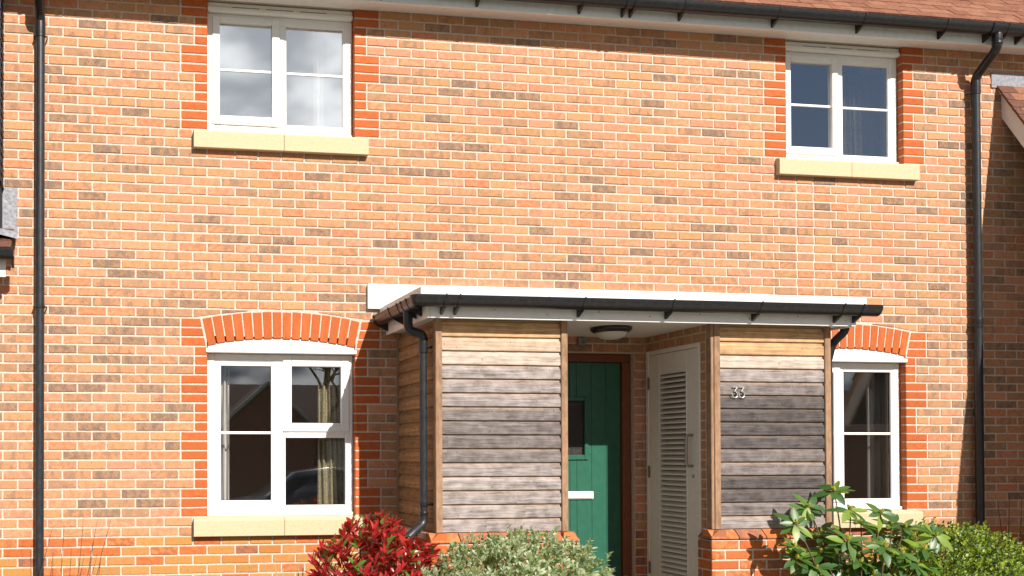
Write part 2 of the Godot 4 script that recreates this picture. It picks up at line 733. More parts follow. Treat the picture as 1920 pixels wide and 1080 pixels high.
func build_sill(house: Node3D, x0: float, x1: float, ytop: float, h: float) -> void:
	var s := node("window_sill", house)
	var mid := lerpf(x0, x1, 0.51)
	for seg in [[x0, mid - 0.002], [mid + 0.002, x1]]:
		var mb := MB.new()
		# weathered top falls to the front; small rounded nose
		var prof := PackedVector2Array([Vector2(-0.06, ytop + 0.002), Vector2(0.042, ytop - 0.016), Vector2(0.050, ytop - 0.022), Vector2(0.053, ytop - 0.03), Vector2(0.053, ytop - h + 0.004), Vector2(0.049, ytop - h), Vector2(-0.06, ytop - h)])
		var m := prof.size()
		for k in m:
			var a := prof[k]
			var b := prof[(k + 1) % m]
			var e := b - a
			mb.quad(Vector3(seg[0], a.y, a.x), Vector3(seg[1], a.y, a.x), Vector3(seg[1], b.y, b.x), Vector3(seg[0], b.y, b.x), Vector3(0, e.x, -e.y))
		for x in [seg[0], seg[1]]:
			for k in range(1, m - 1):
				mb.tri(Vector3(x, prof[0].y, prof[0].x), Vector3(x, prof[k].y, prof[k].x), Vector3(x, prof[k + 1].y, prof[k + 1].x), Vector3(x - (seg[0] + seg[1]) / 2, 0, 0))
		part("sill_stone", mb, M.stone, s)

func build_head(w: Node3D, x0: float, x1: float) -> void:
	# white panel filling the arch above the frame, with a drip trim
	var a := arch_c(x0, x1)
	var poly := PackedVector2Array([Vector2(x0 + 0.004, 2.462), Vector2(x1 - 0.004, 2.462)])
	for k in 13:
		var x := lerpf(x1 - 0.004, x0 + 0.004, k / 12.0)
		poly.append(Vector2(x, a[1] + sqrt(pow(a[2] + 0.004, 2) - pow(x - a[0], 2))))
	var mb := MB.new()
	mb.slab(poly, -0.012, 0.06, 0.002, Rect2(0, 0, 1, 1), Vector2.ZERO, Vector2.ONE)
	part("head_panel", mb, M.upvc, w)
	part("drip_trim", cb(Vector3(x0 - 0.012, 2.428, -0.07), Vector3(x1 + 0.012, 2.461, 0.010), 0.004), M.upvc, w)

func build_vent(w: Node3D, x0: float, x1: float) -> void:
	var t := part("trickle_vent", cb(Vector3(x0 + 0.004, 5.168, -0.1), Vector3(x1 - 0.004, 5.243, -0.035), 0.006), M.upvc, w)
	part("vent_cap", cb(Vector3(x0 + 0.003, 5.172, -0.034), Vector3(x1 - 0.006, 5.203, -0.022), 0.004), M.upvc, w)
	for k in 3:
		var xa := lerpf(x0, x1, 0.17 + k * 0.23)
		part("vent_slot", cb(Vector3(xa, 5.207, -0.036), Vector3(xa + 0.22, 5.211, -0.0335), 0.0), M.gasket, w)

func build_room(house: Node3D, x0: float, x1: float, y0: float, y1: float) -> void:
	var mb := MB.new()
	var t := 0.05
	var d := -3.2
	mb.box(Vector3(x0, y0, d), Vector3(x0 + t, y1, -0.271))
	mb.box(Vector3(x1 - t, y0, d), Vector3(x1, y1, -0.271))
	mb.box(Vector3(x0 + t, y0, d), Vector3(x1 - t, y0 + t, -0.271))
	mb.box(Vector3(x0 + t, y1 - t, d), Vector3(x1 - t, y1, -0.271))
	mb.box(Vector3(x0, y0, d - t), Vector3(x1, y1, d))
	part("room_lining", mb, M.plaster, house)

func curtain(label: String, x0: float, x1: float, y0: float, y1: float, z: float, m: Material, taper := 0.0) -> void:
	var t := thing("curtain", label, "curtain", Vector3(x0, y0, z))
	var rows := []
	for i in 14:
		var f := i / 13.0
		var rowp := PackedVector3Array()
		for j in 49:
			var u := j / 48.0
			var wd := (x1 - x0) * (1.0 - taper * f * 0.35)
			var ph := u * TAU * maxf(3.0, (x1 - x0) * 18.0)
			rowp.append(Vector3(u * wd + 0.006 * sin(ph * 0.5 + f * 3.0), f * (y1 - y0), 0.022 * sin(ph + 0.4 * sin(f * 4.0))))
		rows.append(rowp)
	var mb := MB.new()
	mb.grid(rows, false, false, Vector2((x1 - x0) * 3.0, (y1 - y0) * 3.0))
	part("cloth", mb, m, t)
	var rod := MB.new()
	rod.tube([Vector3(-0.05, y1 - y0 + 0.01, 0), Vector3(x1 - x0 + 0.05, y1 - y0 + 0.01, 0)], [0.01], 8)
	part("rail", rod, M.upvc, t)

# ---------------------------------------------------------------- rainwater goods
func gutter_mesh(a: Vector3, b: Vector3, out: Vector3, w := 0.058, h := 0.078) -> MB:
	# half-elliptic trough from a to b; a and b at the top centre line, out = towards the front
	var mb := MB.new()
	var outer := []
	var inner := []
	for p in [a, b]:
		var r1 := PackedVector3Array()
		var r2 := PackedVector3Array()
		for j in 15:
			var t := PI * j / 14.0
			r1.append(p + out * cos(t) * w - Vector3(0, 1, 0) * sin(t) * h)
			r2.append(p + out * cos(t) * (w - 0.003) - Vector3(0, 1, 0) * (sin(t) * (h - 0.003)))
		outer.append(r1)
		inner.append(r2)
	var flip: bool = (outer[0][8] - outer[0][6]).cross(b - a).dot(Vector3.DOWN) < 0
	mb.grid(outer, false, flip)
	mb.grid(inner, false, not flip)
	# rolled front and back lips
	for s in [1.0, -1.0]:
		mb.tube([a + out * s * (w - 0.0015), b + out * s * (w - 0.0015)], [0.0034], 8)
	return mb

func gutter_clip(p: Vector3, out: Vector3, along: Vector3, w := 0.058, h := 0.078) -> MB:
	var mb := MB.new()
	var rows := []
	for s in [-0.011, 0.011]:
		var r1 := PackedVector3Array()
		for j in 15:
			var t := PI * j / 14.0
			r1.append(p + along * s + out * cos(t) * (w + 0.004) - Vector3.UP * sin(t) * (h + 0.004))
		rows.append(r1)
	var flip: bool = (rows[0][8] - rows[0][6]).cross(rows[1][7] - rows[0][7]).dot(Vector3.DOWN) < 0
	mb.grid(rows, false, flip)
	for s in [-0.011, 0.011]:
		var last := p
		for j in 14:
			var t0 := PI * j / 14.0
			var t1 := PI * (j + 1) / 14.0
			var q: Vector3 = p + along * s
			mb.quad(q + out * cos(t0) * (w + 0.004) - Vector3.UP * sin(t0) * (h + 0.004), q + out * cos(t1) * (w + 0.004) - Vector3.UP * sin(t1) * (h + 0.004), q + out * cos(t1) * w - Vector3.UP * sin(t1) * h, q + out * cos(t0) * w - Vector3.UP * sin(t0) * h, along * s)
	# front snap lug and the wedge arm back to the fascia
	var f := p + out * (w + 0.003)
	mb.tube([f + Vector3.UP * 0.008, f - Vector3.UP * 0.012], [0.006], 6)
	var back := p - out * (w + 0.006)
	for s in [-0.010, 0.010]:
		var q0: Vector3 = back + along * s - Vector3.UP * (h * 0.2)
		var q1: Vector3 = back + along * s - Vector3.UP * (h + 0.045)
		var q2: Vector3 = p + along * s - Vector3.UP * (h + 0.006) + out * 0.012
		mb.tri(q0, q1, q2, along * s)
	var b0 := back - Vector3.UP * (h + 0.045)
	var b2 := p - Vector3.UP * (h + 0.006) + out * 0.012
	mb.quad(b0 - along * 0.01, b0 + along * 0.01, b2 + along * 0.01, b2 - along * 0.01, Vector3.DOWN)
	return mb

func bend(pts: Array, rad: float) -> Array:
	# polyline with rounded corners
	var out := [pts[0]]
	for k in range(1, pts.size() - 1):
		var p: Vector3 = pts[k]
		var a: Vector3 = (pts[k - 1] - p)
		var b: Vector3 = (pts[k + 1] - p)
		var r := minf(rad, minf(a.length(), b.length()) * 0.48)
		var pa := p + a.normalized() * r
		var pb := p + b.normalized() * r
		for i in 7:
			var t := i / 6.0
			out.append(pa.lerp(p, t).lerp(p.lerp(pb, t), t))
	out.append(pts[pts.size() - 1])
	return out

func collar(parent: Node, called: String, p: Vector3, dir: Vector3, r: float, len_: float) -> void:
	var mb := MB.new()
	var d := dir.normalized()
	mb.tube([p - d * len_ / 2, p - d * (len_ / 2 - 0.004), p + d * (len_ / 2 - 0.004), p + d * len_ / 2], [r - 0.002, r, r, r - 0.002], 16)
	part(called, mb, M.black_pvc, parent)

func pipe_bracket(parent: Node, p: Vector3, r: float, back: Vector3, side: Vector3) -> void:
	var mb := MB.new()
	mb.tube([p - Vector3.UP * 0.012, p + Vector3.UP * 0.012], [r + 0.005], 16)
	for s in [-1.0, 1.0]:
		var a: Vector3 = p + side * s * (r + 0.004) + back * 0.01
		mb.tube([a - side * s * 0.012, a + side * s * 0.014], [0.007, 0.006], 8)
		mb.tube([a + side * s * 0.010, a + side * s * 0.010 + back * 0.055], [0.005], 8)
	part("bracket", mb, M.black_pvc, parent)

# ---------------------------------------------------------------- timber
func make_wood_atlas() -> void:
	var W := 1024
	var SH := 32
	var N := 20
	var H := SH * N
	var r := RandomNumberGenerator.new()
	r.seed = 31
	var na := FastNoiseLite.new()
	na.seed = 3
	na.frequency = 0.02
	na.fractal_octaves = 4
	var nb := FastNoiseLite.new()
	nb.seed = 8
	nb.frequency = 0.012
	nb.fractal_octaves = 2
	var gold := Vector3(0.47, 0.295, 0.155)
	var cream := Vector3(0.43, 0.36, 0.30)
	var silver := Vector3(0.255, 0.223, 0.21)
	var grey := Vector3(0.145, 0.126, 0.119)
	var dark := Vector3(0.08, 0.07, 0.067)
	var brown := Vector3(0.33, 0.185, 0.09)
	# strips: 0,1 gold; 2,3 cream; 4-7 silver; 8-11 grey; 12-15 dark; 16-17 brown stained side; 18 brown post; 19 grey post
	var bases := [gold, gold * 0.95, gold.lerp(cream, 0.6), cream, silver * 1.12, silver, silver * 1.05, silver * 0.95, grey * 1.1, grey, grey * 0.95, grey * 1.05, dark * 1.1, dark, dark * 1.25, dark, brown * 0.8, brown, brown.lerp(grey, 0.35) * 1.05, grey.lerp(brown, 0.3) * 1.1]
	var px := PackedByteArray()
	px.resize(W * H * 3)
	var hx := PackedByteArray()
	hx.resize(W * H)
	var lut := PackedByteArray()
	for i in 1024:
		lut.append(lin8(i / 1023.0))
	for s in N:
		var base: Vector3 = bases[s]
		var knots := []
		for k in 6:
			knots.append(Vector3(r.randf_range(20, W - 20), r.randf_range(6, 26), r.randf_range(3.0, 6.5)))
		var oy := s * 517.0
		var weathered := s > 3 and s < 16
		for y in SH:
			for x in W:
				var warp := nb.get_noise_2d(x * 0.6, oy + y * 0.8) * 9.0
				var pull := 0.0
				var kn := 0.0
				for q in knots:
					var dx: float = (x - q.x) / (q.z * 2.2)
					var dy: float = (y - q.y) / q.z
					var dd := dx * dx + dy * dy
					if dd < 9.0:
						pull += exp(-dd * 0.7) * 3.0 * dy
						kn = maxf(kn, 1.0 - smoothstep(0.08, 0.40, dx * dx * 6.0 + dy * dy))
				var g := na.get_noise_2d(x * 0.05, oy + (y + warp * 0.25 + pull) * 7.0)
				var f := na.get_noise_2d(x * 0.16 + 400.0, oy * 2.0 + (y + warp * 0.2 + pull) * 24.0)
				var bl := nb.get_noise_2d(x * 0.9 + 900.0, oy + y * 3.0)
				var c := base
				var k := 1.0 + g * 0.36 + f * 0.36 + bl * 0.2
				if weathered:
					k += f * 0.2 + bl * 0.2
					# timber kept pale brown where the board above laps over it
					var lap := smoothstep(7.5, 3.0, y + bl * 4.0)
					c = c.lerp(Vector3(0.42, 0.27, 0.15), lap * (0.4 if s < 9 else 0.15))
				c = c * maxf(k, 0.25)
				c = c.lerp(Vector3(0.16, 0.075, 0.03) if s < 4 else base * 0.45, kn * 0.85)
				var i := (s * SH + y) * W + x
				px[i * 3] = lut[clampi(int(c.x * 1023), 0, 1023)]
				px[i * 3 + 1] = lut[clampi(int(c.y * 1023), 0, 1023)]
				px[i * 3 + 2] = lut[clampi(int(c.z * 1023), 0, 1023)]
				hx[i] = clampi(int((0.55 + g * 0.35 + f * 0.35 - kn * 0.1) * 255), 0, 255)
	var m := mat("wood", Color(1, 1, 1), 0.85, 0.3)
	m.albedo_texture = ImageTexture.create_from_image(Image.create_from_data(W, H, false, Image.FORMAT_RGB8, px))
	m.heightmap_enabled = true
	m.heightmap_texture = ImageTexture.create_from_image(Image.create_from_data(W, H, false, Image.FORMAT_L8, hx))
	m.heightmap_scale = 0.10

const PITCH := 0.1016

func board_mesh(len_: float, strip: int, off: float) -> MB:
	var prof := [Vector2(0.0, 0.001), Vector2(0.0, 0.0225), Vector2(0.0025, 0.0252), Vector2(0.007, 0.0262), Vector2(0.040, 0.0266), Vector2(0.069, 0.0258), Vector2(0.0735, 0.0238), Vector2(0.0765, 0.0185), Vector2(0.081, 0.0150), Vector2(0.092, 0.0122), Vector2(PITCH + 0.004, 0.0100)]
	var mb := MB.new()
	var m := prof.size()
	var wob := rng.randf_range(-0.001, 0.001)
	for k in m - 1:
		var a: Vector2 = prof[k]
		var b: Vector2 = prof[k + 1]
		var e := b - a
		var nn := Vector3(0, -e.y, e.x).normalized()
		var va := (strip + 1.0 - clampf(a.x / PITCH, 0.03, 0.97)) / 20.0
		var vb := (strip + 1.0 - clampf(b.x / PITCH, 0.03, 0.97)) / 20.0
		mb.quad(Vector3(0, a.x, a.y), Vector3(len_, a.x + wob, a.y), Vector3(len_, b.x + wob, b.y), Vector3(0, b.x, b.y), nn, Vector2(off, va), Vector2(off + len_ * 0.75, va), Vector2(off + len_ * 0.75, vb), Vector2(off, vb))
	for x in [0.0, len_]:
		for k in range(1, m - 1):
			mb.tri(Vector3(x, 0, 0.0), Vector3(x, prof[k].x, prof[k].y), Vector3(x, prof[k + 1].x, prof[k + 1].y), Vector3(x - len_ / 2, 0, 0), Vector2(off, (strip + 0.5) / 20.0), Vector2(off + 0.01, (strip + 0.5) / 20.0), Vector2(off + 0.01, (strip + 0.4) / 20.0))
	return mb

func post_mesh(lo: Vector3, hi: Vector3, strip: int) -> MB:
	# square post, grain upright
	var mb := MB.new()
	var w := hi - lo
	var ch := 0.004
	var ring_ := [Vector2(lo.x + ch, hi.z), Vector2(hi.x - ch, hi.z), Vector2(hi.x, hi.z - ch), Vector2(hi.x, lo.z + ch), Vector2(hi.x - ch, lo.z), Vector2(lo.x + ch, lo.z), Vector2(lo.x, lo.z + ch), Vector2(lo.x, hi.z - ch)]
	var u0 := rng.randf()
	var cen := Vector3((lo.x + hi.x) / 2, 0, (lo.z + hi.z) / 2)
	for k in 8:
		var a: Vector2 = ring_[k]
		var b: Vector2 = ring_[(k + 1) % 8]
		var va := (strip + 0.08 + 0.8 * (k / 8.0)) / 20.0
		var vb := (strip + 0.08 + 0.8 * ((k + 1) / 8.0)) / 20.0
		var pa := Vector3(a.x, lo.y, a.y)
		var pb := Vector3(b.x, lo.y, b.y)
		var up := Vector3(0, w.y, 0)
		var mid := (pa + pb) / 2 - cen
		mid.y = 0
		mb.quad(pa, pb, pb + up, pa + up, mid, Vector2(u0, va), Vector2(u0, vb), Vector2(u0 + w.y * 0.75, vb), Vector2(u0 + w.y * 0.75, va))
		mb.tri(Vector3(cen.x, hi.y, cen.z), pa + up, pb + up, Vector3.UP)
		mb.tri(Vector3(cen.x, lo.y, cen.z), pa, pb, Vector3.DOWN)
	return mb

func build_screen(house: Node3D, x0: float, x1: float, zf: float, strips: Array, left_boards: bool) -> void:
	var s := node("timber_screen", house)
	var y0 := 1.052
	var ytop := 2.60
	var pw := 0.05
	# studs and sheathing behind the boards
	part("sheathing", cb(Vector3(x0 + 0.03, y0, zf - 0.05), Vector3(x1 - 0.03, ytop, zf - 0.035), 0.0), M.ply, s)
	part("sheathing", cb(Vector3(x1 - 0.045, y0, 0.004), Vector3(x1 - 0.03, ytop, zf - 0.051), 0.0), M.ply, s)
	if left_boards:
		part("sheathing", cb(Vector3(x0 + 0.03, y0, 0.004), Vector3(x0 + 0.045, ytop, zf - 0.051), 0.0), M.ply, s)
	part("corner_post", post_mesh(Vector3(x0, y0 + 0.002, zf - 0.055), Vector3(x0 + pw, ytop - 0.002, zf + 0.004), 18), M.wood, s)
	part("corner_post", post_mesh(Vector3(x1 - pw, y0 + 0.002, zf - 0.055), Vector3(x1, ytop - 0.002, zf + 0.004), 18), M.wood, s)
	var n := 15
	for k in n:
		var y := y0 + k * PITCH
		var st: int = strips[mini(k, strips.size() - 1)]
		part("cladding_board", board_mesh(x1 - x0 - 2 * pw - 0.004, st, rng.randf()), M.wood, s, Vector3(x0 + pw + 0.002, y, zf - 0.034))
	var sides := [[1, x1]]
	if left_boards:
		sides.append([-1, x0])
		part("corner_post", post_mesh(Vector3(x0 - 0.012, y0 + 0.002, 0.006), Vector3(x0 + 0.028, ytop - 0.002, 0.03), 18), M.wood, s)
	for sd in sides:
		for k in n:
			var b := part("cladding_board", board_mesh(zf - 0.066 - 0.03, 16 + k % 2, rng.randf()), M.wood, s)
			if sd[0] > 0:
				b.rotation.y = PI / 2
				b.position = Vector3(x1 - 0.029, y0 + k * PITCH, zf - 0.060)
			else:
				b.rotation.y = -PI / 2
				b.position = Vector3(x0 + 0.029, y0 + k * PITCH, 0.032)

func plinth_cap(mb: MB, w: float, cell: int) -> void:
	# special brick with a sloped top, local x along the wall, front towards +z
	var prof := [Vector2(-0.06, 0.0), Vector2(0.06, 0.0), Vector2(0.062, 0.004), Vector2(0.062, 0.012), Vector2(0.058, 0.018), Vector2(0.004, 0.066), Vector2(0.0, 0.068), Vector2(-0.06, 0.068)]
	var cr := cell_rect(cell)
	var m := prof.size()
	for k in m:
		var a: Vector2 = prof[k]
		var b: Vector2 = prof[(k + 1) % m]
		var e := b - a
		var ta := cr.position + Vector2(0, cr.size.y * (1.0 - clampf((0.062 - a.x + a.y) / 0.15, 0, 1)))
		var tb := cr.position + Vector2(0, cr.size.y * (1.0 - clampf((0.062 - b.x + b.y) / 0.15, 0, 1)))
		var dx := Vector2(cr.size.x, 0)
		mb.quad(Vector3(0, a.y, a.x), Vector3(w, a.y, a.x), Vector3(w, b.y, b.x), Vector3(0, b.y, b.x), Vector3(0, -e.x, e.y), ta, ta + dx, tb + dx, tb)
	for x in [0.0, w]:
		for k in range(1, m - 1):
			mb.tri(Vector3(x, prof[0].y, prof[0].x), Vector3(x, prof[k].y, prof[k].x), Vector3(x, prof[k + 1].y, prof[k + 1].x), Vector3(x - w / 2, 0, 0), cr.get_center(), cr.get_center(), cr.get_center())

func build_plinth(house: Node3D, x0: float, x1: float, zf: float, zs := 0.0, inset := 0.0) -> void:
	var p := node("porch_plinth", house)
	if zs == 0.0:
		part("core", cb(Vector3(x0 + 0.005, 0, 0.002), Vector3(x1 - 0.005, 1.046, zf - 0.07), 0.0), M.mortar, p)
	else:
		part("core", cb(Vector3(x1 - 0.1, 0, 0.002), Vector3(x1 - 0.005, 1.046, zf - 0.07), 0.0), M.mortar, p)
		part("core", cb(Vector3(x0 + inset, 0, zf - 0.16), Vector3(x1 - 0.101, 1.046, zf - 0.07), 0.0), M.mortar, p)
	var core := MB.new()
	core.box(Vector3(x0 + 0.005, 0.0, zf - 0.069 if zs == 0.0 else zs + 0.002), Vector3(x1 - 0.005, 0.973, zf - 0.005))
	part("mortar_bed", core, M.mortar, p)
	for face in 3:
		var L := (x1 - x0) if face == 0 else (zf - zs if face == 1 else zf)
		var f := Transform3D(Basis(), Vector3(x0, 0, zf))
		if face == 1:
			f = Transform3D(Basis(Vector3.UP, -PI / 2), Vector3(x0, 0, zs))
		elif face == 2:
			f = Transform3D(Basis(Vector3.UP, PI / 2), Vector3(x1, 0, zf))
		for k in range(0, 13):
			var x := 0.0 if k % 2 == 0 else -0.1125
			if face != 0:
				x -= 0.06
			while x < L - 0.01:
				var a := maxf(x, 0.0)
				var b := minf(x + 0.225, L)
				if b - a > 0.04:
					var la := a + (0.0 if a <= 0.0 else J)
					var lb := b - (0.0 if b >= L else J)
					var q := Vector3(la, k * C + J, 0)
					var w := snappedf(lb - la, 0.002)
					var cell := 96 + rng.randi() % 16 if rng.randf() < 0.3 else 112 + rng.randi() % 8
					var key := "pl_%d_%d" % [cell, int(w * 1000)]
					if not brick_meshes.has(key):
						var mb := MB.new()
						mb.slab(rect_poly(0, w, 0, C - 2 * J), 0.0, 0.03, 0.004, cell_rect(cell), Vector2(0, C), Vector2(maxf(w, 0.21), 0.065))
						brick_meshes[key] = mb.mesh()
					var o := part("plinth_brick", brick_meshes[key], M.brick, p)
					o.transform = f * Transform3D(Basis(), q)
				x += 0.225
		# sloped caps
		var x := 0.0
		var idx := 0
		while x < L - 0.02:
			var b := minf(x + 0.225, L)
			var mb := MB.new()
			var extra := 0.0
			plinth_cap(mb, b - x - 0.009, 112 + rng.randi() % 8)
			var o := part("cap_brick", mb, M.brick, p)
			o.transform = f * Transform3D(Basis(), Vector3(x + 0.0045, 0.981, -0.062))
			x = b

# ---------------------------------------------------------------- porch
const ZT := 0.95    # timber face
const ZP := 1.01    # plinth face
const ZF := 1.06    # canopy fascia face

func build_canopy(house: Node3D) -> void:
	var c := node("porch_canopy", house)
	var xa := 2.70
	var xb := 6.09
	part("fascia_board", cb(Vector3(xa + 0.021, 2.588, ZF - 0.02), Vector3(xb - 0.045, 2.705, ZF), 0.003), M.white_paint, c)
	part("fascia_board", cb(Vector3(xa, 2.588, 0.004), Vector3(xa + 0.02, 2.705, ZF - 0.001), 0.003), M.white_paint, c)
	part("fascia_board", cb(Vector3(xb - 0.02, 2.588, 0.004), Vector3(xb, 2.705, ZF - 0.001), 0.003), M.white_paint, c)
	part("fascia_end", cb(Vector3(xb - 0.044, 2.589, ZF - 0.018), Vector3(xb - 0.001, 2.704, ZF + 0.002), 0.002), M.white_paint, c)
	part("roof_kerb", cb(Vector3(xa - 0.06, 2.706, ZF - 0.03), Vector3(3.60, 2.806, ZF + 0.035), 0.004), M.white_paint, c)
	part("roof_kerb", cb(Vector3(3.602, 2.706, ZF - 0.03), Vector3(xb + 0.065, 2.805, ZF + 0.0345), 0.004), M.white_paint, c)
	part("roof_kerb", cb(Vector3(xa - 0.06, 2.706, 0.034), Vector3(xa - 0.02, 2.807, ZF - 0.031), 0.004), M.white_paint, c)
	part("roof_kerb", cb(Vector3(xb + 0.025, 2.706, 0.034), Vector3(xb + 0.065, 2.807, ZF - 0.031), 0.004), M.white_paint, c)
	part("soffit_board", cb(Vector3(xa + 0.021, 2.605, 0.003), Vector3(xb - 0.021, 2.617, ZF - 0.021), 0.0), M.white_paint, c)
	part("roof_deck", cb(Vector3(xa - 0.019, 2.707, 0.034), Vector3(xb + 0.024, 2.77, ZF - 0.031), 0.0), M.roof_felt, c)
	part("flashing_board", cb(Vector3(2.542, 2.798, 0.002), Vector3(4.3385, 3.002, 0.032), 0.003), M.white_paint, c)
	part("flashing_board", cb(Vector3(4.3415, 2.798, 0.002), Vector3(6.12, 3.001, 0.032), 0.003), M.white_paint, c)
	for k in 9:
		var sc := MB.new()
		var sx := 2.80 + k * 0.40
		sc.tube([Vector3(sx, 2.655 if k % 2 else 2.63, ZF - 0.001), Vector3(sx, 2.655 if k % 2 else 2.63, ZF + 0.0015)], [0.0045], 8)
		part("screw", sc, M.steel_dull, c)
	# gutters: front run and the return along the side
	var g := node("porch_gutter", house)
	var zt := ZF + 0.064
	var yt := 2.735
	var xs := xa - 0.062
	part("trough", gutter_mesh(Vector3(xs - 0.055, yt, zt), Vector3(6.21, yt, zt), Vector3.BACK), M.black_pvc, g)
	part("trough", gutter_mesh(Vector3(xs, yt, 0.02), Vector3(xs, yt, zt - 0.058), Vector3.LEFT), M.black_pvc, g)
	# corner and stop ends: quarter-sphere like caps
	for e in [[Vector3(6.21, yt, zt), Vector3.RIGHT, Vector3.BACK], [Vector3(xs - 0.055, yt, zt), Vector3.LEFT, Vector3.BACK], [Vector3(xs, yt, 0.02), Vector3.FORWARD, Vector3.LEFT]]:
		var rows := []
		var reach := 0.03 if e[1] != Vector3.FORWARD else 0.012
		for i in 6:
			var a := PI / 2 * i / 5.0
			var rp := PackedVector3Array()
			for j in 13:
				var t := PI * j / 12.0
				rp.append(e[0] + e[1] * sin(a) * reach + (e[2] * cos(t) * 0.058 - Vector3.UP * sin(t) * 0.078) * cos(a))
			rows.append(rp)
		var mb := MB.new()
		var fl: bool = (rows[0][7] - rows[0][5]).cross(rows[1][6] - rows[0][6]).dot(Vector3.DOWN) < 0
		mb.grid(rows, false, fl)
		part("stop_end", mb, M.black_pvc, g)
	for x in [2.80, 2.90, 3.835, 4.523, 5.224, 5.90, 6.06]:
		part("bracket", gutter_clip(Vector3(x, yt, zt), Vector3.BACK, Vector3.RIGHT), M.black_pvc, g)
	for z in [0.06, 0.48, 0.70, 0.80, 0.93]:
		part("bracket", gutter_clip(Vector3(xs, yt, z), Vector3.LEFT, Vector3.BACK), M.black_pvc, g)
	# downpipe at the house side of the clad box
	var d := node("porch_downpipe", house)
	var r := 0.0275
	var px := 2.738
	var pz := 0.845
	var mb := MB.new()
	mb.tube(bend([Vector3(xs, 2.665, 0.80), Vector3(xs, 2.525, 0.80), Vector3(px, 2.500, pz), Vector3(px, 2.36, pz)], 0.05), [r + 0.007], 16)
	part("swan_neck", mb, M.black_pvc, d)
	mb = MB.new()
	mb.tube([Vector3(px, 2.44, pz), Vector3(px, 1.17, pz)], [r], 18)
	part("pipe", mb, M.dark_pvc, d)
	mb = MB.new()
	mb.tube(bend([Vector3(px, 1.20, pz), Vector3(px, 1.115, pz), Vector3(px - 0.10, 1.05, pz + 0.05), Vector3(px - 0.15, 1.01, pz + 0.07)], 0.045), [r + 0.004], 16)
	part("shoe", mb, M.dark_pvc, d)
	collar(d, "collar", Vector3(px, 2.405, pz), Vector3.UP, r + 0.006, 0.04)
	collar(d, "collar", Vector3(px, 1.185, pz), Vector3.UP, r + 0.006, 0.03)
	collar(d, "outlet", Vector3(xs, 2.655, 0.80), Vector3.UP, r + 0.009, 0.05)
	for y in [2.40, 1.255]:
		mb = MB.new()
		mb.tube([Vector3(px, y - 0.012, pz), Vector3(px, y + 0.012, pz)], [r + 0.008], 16)
		mb.tube([Vector3(px + 0.02, y, pz), Vector3(2.79, y, pz + 0.04)], [0.010], 8)
		part("bracket", mb, M.black_pvc, d)
	# the second pipe, on the far flank of the other box
	d = node("porch_downpipe", house)
	mb = MB.new()
	mb.tube(bend([Vector3(6.13, 2.66, 0.90), Vector3(6.13, 2.575, 0.90), Vector3(6.045, 2.48, 0.86), Vector3(6.02, 2.36, 0.85)], 0.05), [r + 0.003], 16)
	part("swan_neck", mb, M.black_pvc, d)
	mb = MB.new()
	mb.tube([Vector3(6.02, 2.37, 0.85), Vector3(6.02, 0.05, 0.85)], [r], 16)
	part("pipe", mb, M.dark_pvc, d)

func build_side_wall(house: Node3D) -> void:
	# brick return of the store, facing the entrance: local x runs from the house wall outwards
	var w := node("store_wall", house)
	var xw := 4.962
	var m := MB.new()
	m.box(Vector3(xw + 0.004, 0, 0.003), Vector3(xw + 0.1, 2.604, 0.030))
	m.box(Vector3(xw + 0.004, 0, 0.802), Vector3(xw + 0.1, 2.604, 0.880))
	m.box(Vector3(xw + 0.004, 2.486, 0.031), Vector3(xw + 0.1, 2.604, 0.801))
	part("mortar_core", m, M.mortar, w)
	for k in range(0, 35):
		var y0 := k * C + J
		var y1 := minf((k + 1) * C - J, 2.602)
		var spans := [[0.004, 0.030], [0.803, 0.872]]
		if k >= 33:
			spans = []
			var x := 0.02 if k == 33 else -0.092
			while x < 0.872:
				spans.append([maxf(x, 0.004), minf(x + 0.225, 0.872)])
				x += 0.225
		for s in spans:
			if s[1] - s[0] < 0.02:
				continue
			var cell := 112 + rng.randi() % 8 if k <= 12 else 56 + rng.randi() % 24
			var mb := MB.new()
			mb.slab(rect_poly(s[0] + (J if s[0] > 0.01 else 0.0), s[1] - J, y0, y1), 0.0, 0.03, 0.003, cell_rect(cell), Vector2(s[0], y1), Vector2(0.215, 0.065))
			var o := part("brick", mb, M.brick, w)
			o.rotation.y = -PI / 2
			o.position = Vector3(xw, 0, 0)
	# timber stop between the bricks and the corner post
	part("edge_board", post_mesh(Vector3(xw - 0.004, 1.054, 0.882), Vector3(xw + 0.02, 2.60, 0.948), 18), M.wood, w)

